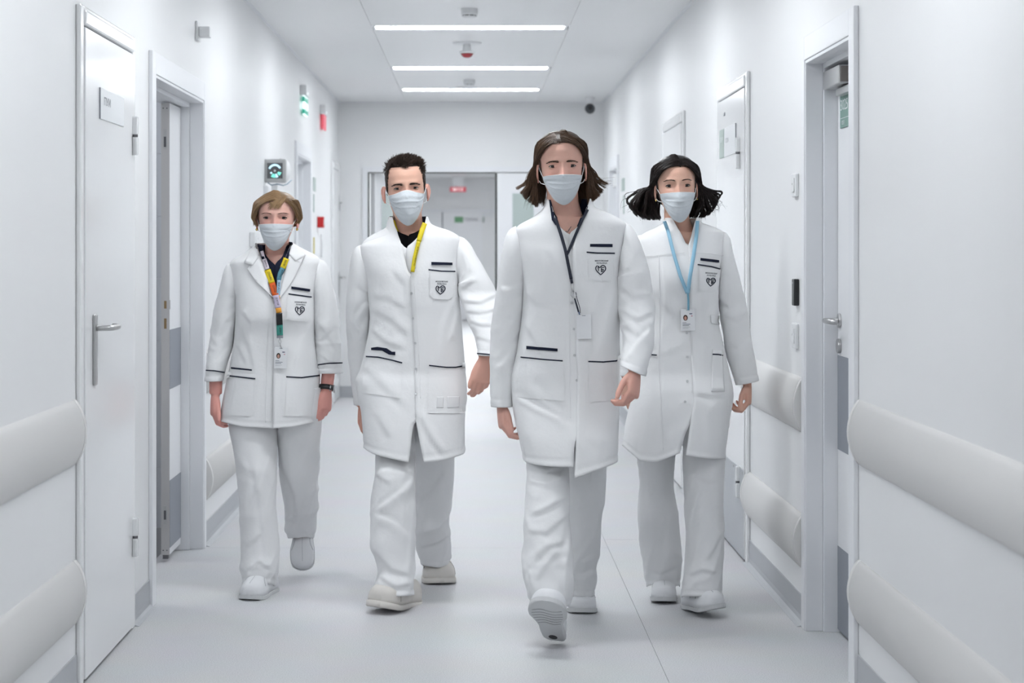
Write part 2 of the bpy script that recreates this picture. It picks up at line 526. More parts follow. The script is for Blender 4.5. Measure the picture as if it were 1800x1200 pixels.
d2 = struct(empty('door_2'))
cased_frame(d2, -1, D2A, D2B, 2.045, rev=0.14)
LX = -0.088   # leaf face lies this far behind the wall plane
leaf = wpart('door_leaf', M_LEAF, d2, -1, LX, LX - 0.036, 8.222, 8.535, 0.03, 2.008, bevel=0.001)
leaf['label'] = 'closed narrow slave leaf'
wpart('leaf_edge', M_ALU, leaf, -1, LX + 0.0003, LX - 0.0363, 8.2195, 8.2225, 0.03, 2.008)
for z0, z1 in ((0.755, 1.015), (0.06, 0.355)):
    wpart('grey_panel', M_KICK, leaf, -1, LX, LX + 0.0015, 8.224, 8.533, z0, z1)
def edge_part(name, m, xa, xb, za, zb, d=0.002):
    one_box(name, m, XL + LX - 0.036 + xa, XL + LX - 0.036 + xb, 8.2195 - d, 8.2195, za, zb, leaf)
edge_part('flush_bolt', M_STEEL, 0.010, 0.024, 1.805, 1.893); edge_part('flush_bolt_lever', M_DSTEEL, 0.012, 0.022, 1.815, 1.86, 0.004)
edge_part('flush_bolt', M_STEEL, 0.010, 0.024, 0.165, 0.245); edge_part('flush_bolt_lever', M_DSTEEL, 0.012, 0.022, 0.185, 0.225, 0.004)
edge_part('strike_plate', M_ALU, 0.008, 0.030, 1.00, 1.175); edge_part('strike_lip', M_ALU, 0.03, 0.040, 1.105, 1.145, 0.003)
edge_part('latch_hole', M_BRASS, 0.013, 0.024, 1.108, 1.142, 0.003); edge_part('bolt_hole', M_BRASS, 0.013, 0.024, 1.02, 1.065, 0.003)
for z in (0.05, 1.985):
    for xx in (0.009, 0.025):
        bm = bmesh.new(); cyl(bm, (XL + LX - 0.036 + xx, 8.2195, z), (0, -1, 0), 0.003, 0.001, 8); obj('screw', bm, M_DSTEEL, leaf)
one_box('bottom_guide', M_DSTEEL, XL + LX - 0.03, XL + LX - 0.006, 8.222, 8.25, 0.012, 0.03, leaf)
ml = empty('open_leaf'); ml.parent = d2
one_box('leaf_panel', M_LEAF, XL - TH - 0.86, XL - TH - 0.005, D2A - 0.06, D2A - 0.024, 0.012, 2.008, ml)
# tiled room behind it
tw = struct(one_box('wall_washroom', M_GROUT, XL - 2.2, XL - TH - 0.001, 9.22, 9.32, 0, ZC))
zz = ZY(930, 9.2)
for r in range(-1, 9):
    for c in range(7):
        z0 = zz + r * 0.307; z1 = min(z0 + 0.304, ZC - 0.01); z0 = max(z0, 0.0)
        if z1 - z0 < 0.05: continue
        x1 = XL - TH - 0.003 - c * 0.30; x0 = x1 - 0.297
        one_box('tile', M_TILE, x0, x1, 9.212, 9.22, z0, z1, tw)
struct(one_box('wall_washroom_side', M_WALL, XL - 2.3, XL - 2.2, 6.9, 9.32, 0, ZC))
struct(one_box('wall_washroom_near', M_WALL, XL - 2.2, XL - TH - 0.001, 6.9, 7.0, 0, ZC))
t = empty('ceiling_light', (XL - 1.2, 8.2, ZC + 0.004))  # unseen lamp, added so the tiled room is not left dark
bm = bmesh.new(); box(bm, -0.3, 0.3, -0.08, 0.08, -0.02, 0.0); obj('diffuser', bm, M_LIGHT, t)
tag(t, 'unseen ceiling lamp added to light the tiled room behind the double door', 'ceiling light')

# left recessed door further on
d3 = struct(empty('door_3'))
cased_frame(d3, -1, D3A, D3B, 2.04)
wpart('door_leaf', M_LEAF, d3, -1, -0.12, -0.155, D3A + 0.03, D3B - 0.03, 0.012, 2.008)
X3 = XL + 0.006
# last door on the left by the corner
d4 = flush_door('door_4', -1, 16.42, 17.26, 2.14, hinges=(), hz=1.11, hy=17.12, hdir=-1)
hinge(d4, -1, 17.20, 1.79, 0.02)

# right: near cased door with closer, number plate, kick panels
d5 = struct(empty('door_5'))
cased_frame(d5, 1, RNA, RNB, 2.045)
lf = wpart('door_leaf', M_LEAF, d5, 1, -0.10, -0.14, RNA + 0.03, RNB - 0.03, 0.012, 2.008, bevel=0.002)
for z0, z1 in ((0.655, 0.99), (0.014, 0.31)):
    wpart('grey_panel', M_KICK, lf, 1, -0.10, -0.0985, RNA + 0.032, RNB - 0.032, z0, z1)
lever(lf, 1, RNB - 0.075, 1.115, -0.10, -1, plate=False)
cl = empty('door_closer'); cl.parent = d5
wpart('closer_body', M_STEEL, cl, 1, -0.10, -0.045, 6.42, 6.70, 1.935, 2.0, bevel=0.004)
wpart('closer_end', mat('closer_end_brown', (0.20, 0.18, 0.17), 0.5), cl, 1, -0.095, -0.052, 6.412, 6.42, 1.942, 1.995, bevel=0.002)
wpart('closer_rail', M_STEEL, cl, 1, -0.10, -0.07, 6.20, 6.60, 1.905, 1.93, bevel=0.003)
pl = wpart('number_plate', M_GREEN, lf, 1, -0.10, -0.095, 6.40, 6.645, 1.795, 1.925, bevel=0.001)
yp = 6.57
wall_text('lettering', '3025', 0.055, M_SIGNWHITE, 1, -0.0945, yp, 1.873, pl, width=0.125)
wall_text('lettering', '003', 0.022, M_SIGNWHITE, 1, -0.0945, yp + 0.02, 1.812, pl, width=0.045)
wpart('divider_line', M_SIGNWHITE, pl, 1, -0.095, -0.0945, 6.41, 6.635, 1.828, 1.8295)

# right: flush doors with signs
d6 = flush_door('door_6', 1, YR(1319), YR(1266), 2.142, hinges=(1.795, 0.335), kick='grey', hinge_y=YR(1308))
pg = wall_plate('number_plate', 1, 0.020, M_PALEGREEN, YR(1281), YR(1273.5), 1.80, 1.935, 0.005, d6)
wall_text('lettering', '3019', 0.035, M_SIGNWHITE, 1, 0.0255, YR(1277.3), 1.885, pg, width=0.085)
pw = wall_plate('name_plate', 1, 0.020, M_SIGNWHITE, YR(1302), YR(1281.6), 1.80, 1.935, 0.004, d6)
wall_text('lettering', 'ПОСТОВАЯ', 0.028, M_SIGNTXT, 1, 0.0245, YR(1287), 1.872, pw, width=0.10)
wall_plate('plate_edge', 1, 0.020, M_SIGNTXT, YR(1302) - 0.002, YR(1302) - 0.0001, 1.80, 1.935, 0.0045, d6, 0)
wall_plate('pictogram', 1, 0.020, M_SIGNTXT, YR(1282), YR(1280), 1.995, 2.01, 0.003, d6, 0)
d7 = flush_door('door_7', 1, YR(1205), YR(1169), 2.155)
d8 = struct(empty('door_8'))
cased_frame(d8, 1, RFA, RFB, 2.06)
lf = wpart('door_leaf', M_LEAF, d8, 1, -0.09, -0.13, RFA + 0.03, RFB - 0.03, 0.012, 2.02)
wpart('gasket', M_GASKET, d8, 1, -0.088, -0.02, RFA + 0.03, RFA + 0.055, 0.012, 1.98)
wpart('closer_box', M_WPLAST, d8, 1, -0.09, -0.01, RFB - 0.5, RFB - 0.12, 1.90, 2.01, bevel=0.004)

# wall fittings on the right
def fitting(name, side, px, py0, py1, wpx, m, label, cat, th=0.012, extra=None, group=None):
    X = XL if side < 0 else XR
    Y = F * X / (px - CX)
    w = wpx
    t = empty(name, (X, Y, ZY(py1, Y)))
    h = (py1 - py0) * Y / F
    bm = bmesh.new(); box(bm, 0, -side * th, -w / 2, w / 2, 0, h); obj('housing', bm, m, t, bevel=min(0.004, th / 3))
    if extra: extra(t, h, w, th, side)
    return tag(t, label, cat, group)
def rocker(t, h, w, th, side):
    bm = bmesh.new(); box(bm, -side * th, -side * (th + 0.004), -w * 0.33, w * 0.33, h * 0.2, h * 0.8); obj('rocker', bm, M_WPLAST, t, bevel=0.001)
    bm = bmesh.new(); cyl(bm, (-side * (th + 0.004), w * 0.0, h * 0.55), (-side, 0, 0), 0.004, 0.001, 10); obj('indicator', bm, M_GPLAST, t)
def led(t, h, w, th, side):
    bm = bmesh.new(); cyl(bm, (-side * th, 0, h * 0.85), (-side, 0, 0), 0.004, 0.001, 10); obj('indicator', bm, M_GPLAST, t)
fitting('light_switch', 1, 1401, 305, 346, 0.085, M_WPLAST, 'upper white wall switch beside the near right door frame', 'switch', 0.014, rocker)
fitting('card_reader', 1, 1403, 490, 537, 0.05, M_BLACK, 'black card reader on the right wall beside the near door', 'card reader', 0.02, led)
fitting('wall_socket', 1, 1401, 568, 612, 0.085, M_WPLAST, 'lower white wall socket below the black card reader', 'socket', 0.014, rocker)
fitting('door_sign', 1, 1096, 313, 336, 0.24, M_PALEGREEN, 'pale green plate beside the far right doorway', 'sign', 0.006)
fitting('notice_strip', 1, 1097, 343, 376, 0.07, M_PALEGREEN, 'slim upright green strip under the plate by the far right doorway', 'sign', 0.006)
# left
fitting('door_sign', -1, 552, 312, 336, 0.20, M_PALEGREEN, 'pale green plate beside the recessed door on the far left', 'sign', 0.006)
fitting('notice_strip', -1, 551, 341, 373, 0.06, M_PALEGREEN, 'slim upright green strip under the far left door plate', 'sign', 0.006)
def glass_button(t, h, w, th, side):
    bm = bmesh.new(); box(bm, -side * th, -side * (th + 0.004), -w * 0.3, w * 0.3, h * 0.25, h * 0.75); obj('button', bm, M_WPLAST, t, bevel=0.001)
fitting('fire_call_point', -1, 558.5, 381, 400, 0.10, M_RED, 'red fire alarm call point on the far left wall', 'fire alarm', 0.05, glass_button)
fitting('wall_socket', -1, 565, 411, 452, 0.16, M_WPLAST, 'white tall switch panel under the red call point', 'switch', 0.012, rocker)
fitting('warning_strip', -1, 551, 417, 446, 0.03, M_YELLOW, 'narrow yellow strip on the frame of the recessed door', 'sign', 0.008)

fitting('wall_switch_box', -1, 443, 408, 433, 0.22, M_WPLAST, 'white flat box on the left wall beside the fair-haired person', 'switch', 0.03, rocker)
pb = empty('wall_board', (XL, YL(463), 0.95))
wz = ZY(326, YL(463)) - 0.95
one_box('board', M_SIGNWHITE, 0, 0.018, 0, YL(512) - YL(463), 0, wz, pb, bevel=0.003)
one_box('edge_strip', M_FRAME, 0.018, 0.021, 0.004, 0.02, 0, wz, pb)
tag(pb, 'plain white board on the left wall under the gauge display', 'board')

def exit_sign(px, py0, py1, py2, m1, label, legs):
    Y = YL(px)
    t = empty('exit_sign', (XL, Y, ZY(py2, Y)))
    za, zb = ZY(py1, Y) - t.location.z, ZY(py0, Y) - t.location.z
    bm = bmesh.new(); box(bm, 0, 0.045, -0.15, 0.15, za, zb); obj('housing', bm, M_WPLAST, t, bevel=0.006)
    pn = one_box('panel', M_EXITW if legs else m1, 0.016, 0.028, -0.145, 0.145, 0, za, t)
    if legs:
        one_box('pictogram', m1, 0.014, 0.030, -0.147, 0.147, za * 0.68, za * 0.93, pn)
        one_box('pictogram', m1, 0.014, 0.030, -0.147, 0.147, za * 0.04, za * 0.28, pn)
        # arrow shaft
        one_box('pictogram', m1, 0.014, 0.030, -0.02, 0.02, za * 0.30, za * 0.62, pn)
    bm = bmesh.new(); cyl(bm, (0.045, -0.05, (za + zb) / 2 - 0.02), (1, 0, 0), 0.008, 0.004, 10); obj('test_button', bm, M_EXITW, t)
    tag(t, label, 'exit sign')
exit_sign(531, 152, 170, 203, M_EXITG, 'green illuminated exit sign high on the left wall', True)
exit_sign(565, 186, 203, 228, M_EXITR, 'red illuminated sign high on the left wall near the corner', False)

# small white detector on a bracket, upper left
Y = YL(346)
t = empty('motion_sensor', (XL, Y, ZY(72, Y)))
one_box('wall_bracket', M_WPLAST, 0, 0.012, -0.05, 0.05, 0, 0.085, t, bevel=0.003)
one_box('sensor_head', M_GPLAST if False else M_WPLAST, 0.012, 0.062, -0.03, 0.03, 0.015, 0.062, t, bevel=0.004)
tag(t, 'small white sensor on a bracket high on the left wall', 'sensor')

# wall display with a grey bezel, facing down the corridor
Y = 11.2
a, b = P(462.5, 321, Y), P(503.5, 279.5, Y)
t = empty('wall_display', (a.x, Y, a.z))
w, h = b.x - a.x, b.z - a.z
one_box('housing', M_GPLAST, 0, w, -0.02, 0.03, 0, h, t, bevel=0.010)
bm = bmesh.new(); box(bm, -0.004, 0.0, -0.015, 0.025, 0.004, h - 0.004); obj('side_edge', bm, M_DSTEEL, t)
sc = one_box('screen', M_SCREEN, w * 0.19, w * 0.85, -0.0225, -0.02, h * 0.17, h * 0.83, t)
cxs, czs = w * 0.52, h * 0.5
def arc(name, m, r0, r1, a0, a1):
    bm = bmesh.new(); n = 10
    pr = None
    for i in range(n + 1):
        an = math.radians(a0 + (a1 - a0) * i / n)
        p = [bm.verts.new((cxs + math.cos(an) * r, -0.0235, czs + math.sin(an) * r)) for r in (r0, r1)]
        if pr: bm.faces.new((pr[0], p[0], p[1], pr[1]))
        pr = p
    obj(name, bm, m, sc)
arc('gauge_arc', M_SCRBLUE, 0.029, 0.040, 25, 160)
arc('gauge_arc', M_SCRBLUE, 0.020, 0.030, 200, 222)
arc('gauge_segment', M_SCRGREEN, 0.020, 0.042, 235, 275)
arc('gauge_segment', M_SCRBLUE, 0.020, 0.042, 278, 300)
arc('gauge_segment', M_SCRGREEN, 0.020, 0.040, 312, 345)
arc('gauge_hub', M_SIGNWHITE, 0.0, 0.007, 0, 360)
one_box('mount_arm', M_GPLAST, -0.12, 0.03, 0.03, 0.05, h * 0.3, h * 0.7, t)
one_box('cable_box', M_WPLAST, w * 0.35, w * 0.62, 0.0, 0.04, -0.09, -0.012, t, bevel=0.003)
tube('cable', [(w * 0.2, 0.0, 0.0), (w * 0.35, -0.005, -0.014), (w * 0.6, 0, -0.008), (w * 0.85, 0.02, -0.016), (w * 1.0, 0.05, -0.006), (w * 1.15, 0.1, 0.02)], 0.0035, M_CABLE, t)
tag(t, 'grey square wall display with a round blue and green gauge on its screen', 'display')
Y = 12.15
c = P(506, 300, Y)
t = empty('wall_bell', (XL, Y, c.z))
bm = bmesh.new(); cyl(bm, (0, 0, 0), (1, 0, 0), 0.05, 0.012, 24); obj('base', bm, M_GPLAST, t, bevel=0.003)
bm = bmesh.new(); lathe(bm, (0.012, 0, 0), [(0.075, 0), (0.074, 0.012), (0.06, 0.035), (0.03, 0.048), (0, 0.052)], (1, 0, 0)); obj('dome', bm, M_WPLAST, t, smooth=True)
bm = bmesh.new(); box(bm, 0.0, 0.010, -0.10, 0.10, -0.075, 0.075); obj('back_plate', bm, M_GPLAST, t, bevel=0.003)
tag(t, 'white round wall device on a grey plate behind the wall display', 'wall device')

# ------------------------------------------------------------------ bumper rails
def bumper(side, ya, yb, z0, z1, label, caps=(False, False)):
    X = XL if side < 0 else XR
    t = empty('wall_bumper', (X, (ya + yb) / 2, z0))
    h = z1 - z0; n = 14
    prof = [(0.0, 0.0)] + [(0.006 + 0.034 * math.sin(math.pi * i / n) ** 0.8, h * i / n) for i in range(n + 1)] + [(0.0, h)]
    def strip(name, y0, y1, m, k=1.0, grow=0.0):
        bm = bmesh.new()
        lo = [bm.verts.new((-side * (d * k + grow), y0, z + (grow if z > h / 2 else -grow))) for d, z in prof]
        hi = [bm.verts.new((-side * (d * k + grow), y1, z + (grow if z > h / 2 else -grow))) for d, z in prof]
        for i in range(len(prof) - 1):
            f = bm.faces.new((lo[i], lo[i + 1], hi[i + 1], hi[i])); f.smooth = True
        bm.faces.new(lo[::-1]); bm.faces.new(hi)
        return obj(name, bm, m, t)
    la, lb = ya - t.location.y, yb - t.location.y
    ca = 0.035
    strip('rail_cover', la + (ca if caps[0] else 0), lb - (ca if caps[1] else 0), M_RAIL)
    if caps[0]: strip('end_cap', la, la + ca - 0.002, M_RAILEND if False else M_RAIL); strip('joint', la + ca - 0.002, la + ca, M_SIGNTXT, 0.97)
    if caps[1]: strip('end_cap', lb - ca + 0.002, lb, M_RAIL); strip('joint', lb - ca, lb - ca + 0.002, M_SIGNTXT, 0.97)
    tag(t, label, 'wall bumper', 'vinyl wall bumper rails')
Z1, Z2, Z3, Z4 = 0.205, 0.402, 0.700, 0.900
bumper(-1, YN + 0.1, 5.845, Z3, Z4, 'upper bumper rail on the near left wall, ending at the first door', (True, True))
bumper(-1, YN + 0.1, 5.845, Z1, Z2, 'lower bumper rail on the near left wall, ending at the first door', (True, True))
bumper(-1, 8.66, 12.92, Z3, Z4, 'upper bumper rail on the left wall beyond the double door', (True, True))
bumper(-1, 8.66, 12.92, Z1, Z2, 'lower bumper rail on the left wall beyond the double door', (True, True))
bumper(1, YN + 0.1, 5.85, Z3, Z4, 'upper bumper rail on the near right wall, ending at the numbered door', (True, True))
bumper(1, YN + 0.1, 5.85, Z1, Z2, 'lower bumper rail on the near right wall, ending at the numbered door', (True, True))
bumper(1, 6.815, 8.36 - 0.17, Z3, Z4, 'upper short bumper rail between the two right hand doors', (True, True))
bumper(1, 6.815, 8.36 - 0.17, Z1, Z2, 'lower short bumper rail between the two right hand doors', (True, True))

# ------------------------------------------------------------------ ceiling fittings
def detector(px, py, label):
    up = CY - py
    Y = F * (ZC - CH) / up
    X = (px - CX) * Y / F
    t = empty('smoke_detector', (X, Y, ZC))
    bm = bmesh.new(); lathe(bm, (0, 0, 0), [(0, 0), (0.046, 0), (0.047, -0.008), (0.047, -0.03), (0.044, -0.034), (0, -0.034)]); obj('base', bm, M_WPLAST, t)
    bm = bmesh.new(); lathe(bm, (0, 0, -0.034), [(0, 0), (0.036, 0), (0.036, -0.010), (0, -0.010)]); obj('sensor_gap', bm, M_GPLAST, t)
    for k in range(8):
        an = k * math.pi / 4
        bm = bmesh.new(); cyl(bm, (math.cos(an) * 0.038, math.sin(an) * 0.038, -0.034), (0, 0, -1), 0.004, 0.010, 6); obj('rib', bm, M_WPLAST, t)
    bm = bmesh.new(); lathe(bm, (0, 0, -0.044), [(0, 0), (0.041, 0), (0.03, -0.008), (0, -0.010)]); obj('cap', bm, M_WPLAST, t)
    tag(t, label, 'smoke detector')
detector(825, 15.5, 'white smoke detector in front of the nearest lit ceiling strip')
detector(825, 140, 'white smoke detector just in front of the farthest lit strip')
def disc_plate(px, py, r, beacon, label, name, cat):
    Y = F * (ZC - CH) / (CY - py); X = (px - CX) * Y / F
    t = empty(name, (X, Y, ZC))
    bm = bmesh.new(); lathe(bm, (0, 0, 0), [(0, 0), (r, 0), (r, -0.006), (r - 0.012, -0.012), (0, -0.012)], n=40); obj('ceiling_plate', bm, M_WPLAST, t)
    if beacon:
        bm = bmesh.new(); lathe(bm, (0, 0, -0.012), [(0, 0), (0.025, 0), (0.03, -0.04), (0.05, -0.046), (0.052, -0.052), (0.046, -0.06), (0, -0.06)], n=28); obj('socket', bm, M_WPLAST, t, smooth=False)
        bm = bmesh.new(); lathe(bm, (0, 0, -0.072), [(0, 0), (0.041, 0), (0.040, -0.008), (0.026, -0.024), (0.012, -0.028), (0, -0.028)], n=28); obj('lens', bm, M_REDTRANS, t, smooth=True)
    tag(t, label, cat)
disc_plate(821, 75, 0.095, True, 'red alarm beacon hanging from a white ceiling disc', 'alarm_beacon', 'alarm beacon')
disc_plate(821, 153, 0.09, False, 'plain white ceiling disc before the farthest lit strip', 'ceiling_disc', 'ceiling disc')
Y = 16.75
c = P(1037, 191, Y)
t = empty('dome_camera', (c.x, Y, ZC))
bm = bmesh.new(); lathe(bm, (0, 0, 0), [(0, 0), (0.045, 0), (0.045, -0.02), (0.032, -0.05), (0, -0.05)]); obj('mount', bm, M_WPLAST, t)
bm = bmesh.new(); lathe(bm, (0, 0, c.z - ZC), [(0, 0.046)] + [(0.046 * math.sin(math.pi * i / 12), 0.046 * math.cos(math.pi * i / 12)) for i in range(1, 12)] + [(0, -0.046)]); obj('camera_ball', bm, mat('dark_dome', (0.05, 0.055, 0.065), 0.3), t, smooth=True)
bm = bmesh.new(); cyl(bm, (0, -0.04, c.z - ZC), (0, -1, 0), 0.02, 0.01, 16); obj('camera_lens', bm, M_BLACK, t)
tag(t, 'dark ball security camera at the end of the right ceiling edge', 'security camera')

# ------------------------------------------------------------------ back wall doors and what lies beyond
d9 = struct(empty('door_9'))
one_box('door_frame', M_FRAME, OX0 - 0.05, OX0, YB - 0.02, YB + 0.19, 0, OZ + 0.05, d9)
one_box('door_frame', M_FRAME, OX1, OX1 + 0.05, YB - 0.02, YB + 0.19, 0, OZ + 0.05, d9)
one_box('door_frame', M_FRAME, OX0, OX1, YB - 0.02, YB + 0.19, OZ, OZ + 0.05, d9)
one_box('gasket', M_GASKET, OX0, OX0 + 0.012, YB - 0.022, YB + 0.05, 0, OZ, d9)
one_box('gasket', M_GASKET, OX0, 0.215, YB + 0.06, YB + 0.10, OZ - 0.008, OZ - 0.0005, d9)
lf = one_box('door_leaf', M_LEAF, 0.225, OX1 - 0.003, YB + 0.0, YB + 0.05, 0.01, OZ - 0.01, d9)
one_box('leaf_gasket', M_GASKET, 0.207, 0.225, YB - 0.001, YB + 0.05, 0.01, OZ - 0.01, lf)
wa, wb_ = P(901, 396 + 130, YB), P(938, 340, YB)
one_box('window_frame', M_FRAME, wa.x - 0.012, wb_.x + 0.012, YB - 0.004, YB, wa.z - 0.012, wb_.z + 0.012, lf)
one_box('window_pane', M_GLASS, wa.x, wb_.x, YB - 0.006, YB - 0.003, wa.z, wb_.z, lf)
ol = empty('open_leaf', (OX0 + 0.02, YB + 0.06, 0)); ol.parent = d9
ol.rotation_euler.z = math.radians(66)
lp = one_box('leaf_panel', M_LEAF, 0.0, 0.62, -0.045, 0.0, 0.01, OZ - 0.012, ol)
one_box('leaf_edge', M_ALU, 0.62, 0.623, -0.045, 0.0, 0.01, OZ - 0.012, ol)
one_box('window_frame', M_FRAME, 0.12, 0.50, -0.049, -0.045, 0.80, 1.90, ol)
one_box('window_pane', M_GLASS, 0.135, 0.485, -0.051, -0.0485, 0.815, 1.885, ol)
# hall end: doors, red exit sign, number plate
d10 = struct(empty('door_10'))
ptop = P(760, 370, YF); pl_ = P(778, 562, YF)
one_box('door_frame', M_FRAME, P(700, 0, YF).x, P(900, 0, YF).x, YF - 0.03, YF, ptop.z - 0.03, ptop.z + 0.03, d10)
for xa, xb in ((P(706, 0, YF).x, P(777, 0, YF).x), (P(779, 0, YF).x, P(848, 0, YF).x)):
    one_box('door_leaf', M_LEAF, xa, xb - 0.01, YF - 0.025, YF, 0.02, ptop.z - 0.035, d10)
one_box('meeting_gap', M_KICK, P(777.2, 0, YF).x, P(778.5, 0, YF).x, YF - 0.027, YF, 0.02, ptop.z - 0.035, d10)
one_box('number_plate', mat('hall_green', (0.16, 0.38, 0.20), 0.5), P(799, 0, YF).x, P(814, 0, YF).x, YF - 0.035, YF - 0.027, P(0, 391, YF).z, P(0, 381, YF).z, d10)
text_on('lettering', 'ОТДЕЛЕНИЕ', 0.09, M_SIGNTXT, (P(828, 0, YF).x, YF - 0.03, P(0, 386, YF).z), (1, 0, 0), (0, 0, 1), d10, width=0.26)
one_box('closer', M_SIGNWHITE, P(847, 0, YF).x, P(866, 0, YF).x, YF - 0.06, YF - 0.03, P(0, 380, YF).z, P(0, 374, YF).z, d10)
one_box('pull_handle', M_PALEGREEN, P(849, 0, YF).x, P(851, 0, YF).x, YF - 0.06, YF - 0.03, P(0, 391, YF).z, P(0, 381, YF).z, d10)
t = empty('exit_sign', tuple(P(805, 337, 35.2)))
one_box('panel', mat('hall_exit_red', (0.6, 0.03, 0.06), 0.4, emit=(0.8, 0.03, 0.08), emit_s=0.12), -0.15, 0.15, 0, 0.03, 0, 0.09, t)
text_on('lettering', 'ВЫХОД', 0.06, M_EXITW, (0, -0.002, 0.045), (1, 0, 0), (0, 0, 1), t, width=0.2)
one_box('hanger', M_WPLAST, -0.1, 0.1, 0.01, 0.02, 0.09, ZC - t.location.z, t)
tag(t, 'small red exit sign hanging in the hall beyond the doorway', 'exit sign')
# ------------------------------------------------------------------ people: materials
M_CLOTH = mat('white_cotton', (0.875, 0.88, 0.888), 0.85, spec=0.2, bump=0.10, bump_scale=50, noise_amt=0.01, noise_scale=8, sheen=0.1)
M_TROUS = mat('white_trouser_cotton', (0.84, 0.845, 0.856), 0.85, spec=0.2, bump=0.15, bump_scale=40, noise_amt=0.01, noise_scale=8, sheen=0.1)
M_NAVY = mat('navy_trim', (0.012, 0.016, 0.035), 0.8, spec=0.2)
M_NAVYSHIRT = mat('navy_shirt', (0.016, 0.020, 0.042), 0.85, spec=0.2, bump=0.1, bump_scale=60)
M_BLACKTEE = mat('black_tee', (0.006, 0.006, 0.007), 0.9, spec=0.15)
M_MASK = mat('mask_paper', (0.62, 0.66, 0.695), 0.8, spec=0.2, bump=0.08, bump_scale=220)
M_LOOP = mat('mask_loop', (0.85, 0.86, 0.87), 0.7)
M_SKIN = {}
M_SNAP = mat('snap_metal', (0.62, 0.63, 0.64), 0.3, metal=0.7)
M_EYE = mat('eye_white', (0.50, 0.45, 0.43), 0.3)
M_LASH = mat('lash_dark', (0.02, 0.014, 0.012), 0.7)
M_PUPIL = mat('pupil', (0.004, 0.004, 0.004), 0.1)
M_SHOE = mat('white_shoe_leather', (0.80, 0.81, 0.83), 0.42, spec=0.4, bump=0.05, bump_scale=90)
M_SOLE = mat('pale_rubber_sole', (0.64, 0.65, 0.66), 0.6)
M_CROC = mat('offwhite_foam', (0.70, 0.67, 0.63), 0.55, noise_amt=0.06, noise_scale=25)
M_STITCH = mat('grey_stitch', (0.42, 0.43, 0.46), 0.8)
M_CARD = mat('badge_card', (0.83, 0.84, 0.86), 0.25)
M_CARDTXT = mat('badge_text', (0.16, 0.18, 0.22), 0.6)
M_GOLD = mat('gold', (0.75, 0.55, 0.18), 0.25, metal=1.0)

# ------------------------------------------------------------------ noise
_rs = np.random.RandomState(7)
_PERM = _rs.permutation(512)
_GR = _rs.uniform(-1, 1, 512)
def vnoise(x, y):
    x = np.asarray(x, float); y = np.asarray(y, float)
    xi = np.floor(x).astype(int); yi = np.floor(y).astype(int)
    xf = x - xi; yf = y - yi
    u = xf * xf * xf * (xf * (xf * 6 - 15) + 10); v = yf * yf * yf * (yf * (yf * 6 - 15) + 10)
    def h(a, b): return _GR[_PERM[(_PERM[a & 511] + b) & 511]]
    n00, n10, n01, n11 = h(xi, yi), h(xi + 1, yi), h(xi, yi + 1), h(xi + 1, yi + 1)
    return (n00 * (1 - u) + n10 * u) * (1 - v) + (n01 * (1 - u) + n11 * u) * v
def sm(e0, e1, x):
    t = np.clip((x - e0) / (e1 - e0), 0, 1)
    return t * t * (3 - 2 * t)

# ------------------------------------------------------------------ garment shells
def interp_rows(rows, m):
    rows = np.array([[float(c) for c in r] for r in rows])
    ex = np.diff(rows[:, 5]) ** 2 if rows.shape[1] == 6 else 0
    d = np.concatenate([[0], np.cumsum(np.sqrt(np.diff(rows[:, 0]) ** 2 + 0.3 * np.diff(rows[:, 1]) ** 2 + 0.3 * np.diff(rows[:, 2]) ** 2 + ex + 1e-6))])
    t = np.linspace(0, d[-1], m)
    out = np.zeros((m, rows.shape[1]))
    for c in range(rows.shape[1]):
        y = rows[:, c]
        # monotone cubic
        hh = np.diff(d); s = np.diff(y) / hh
        g = np.zeros_like(y)
        for i in range(1, len(y) - 1):
            g[i] = 0 if s[i - 1] * s[i] <= 0 else 2 * s[i - 1] * s[i] / (s[i - 1] + s[i])
        g[0], g[-1] = s[0], s[-1]
        k = np.clip(np.searchsorted(d, t, side='right') - 1, 0, len(y) - 2)
        x = (t - d[k]) / hh[k]
        out[:, c] = (y[k] * (1 + 2 * x) * (1 - x) ** 2 + g[k] * hh[k] * x * (1 - x) ** 2 + y[k + 1] * x * x * (3 - 2 * x) + g[k + 1] * hh[k] * x * x * (x - 1))
    return out, t / d[-1]

def grid_normals(V, closed):
    if closed:
        du = np.roll(V, -1, 1) - np.roll(V, 1, 1)
    else:
        du = np.gradient(V, axis=1)
    dv = np.gradient(V, axis=0)
    n = np.cross(du, dv)
    return n / np.maximum(np.linalg.norm(n, axis=2, keepdims=True), 1e-9)

def to_px(V):
    return CX + V[..., 0] * F / V[..., 1], CY + (CH - V[..., 2]) * F / V[..., 1]

def seg_dist(px, py, pts):
    """distance (pixels), signed side and position along a polyline"""
    best = np.full(px.shape, 1e9); side = np.zeros(px.shape); along = np.zeros(px.shape)
    L = 0; lens = [math.dist(a, b) for a, b in zip(pts, pts[1:])]; tot = sum(lens)
    for (a, b), l in zip(zip(pts, pts[1:]), lens):
        ax, ay = a; dx, dy = (b[0] - ax) / l, (b[1] - ay) / l
        t = np.clip((px - ax) * dx + (py - ay) * dy, 0, l)
        ex, ey = px - (ax + dx * t), py - (ay + dy * t)
        dd = np.hypot(ex, ey)
        m = dd < best
        best = np.where(m, dd, best)
        side = np.where(m, (dx * ey - dy * ex), side)
        along = np.where(m, (L + t) / tot, along)
        L += l
    return best, side, along

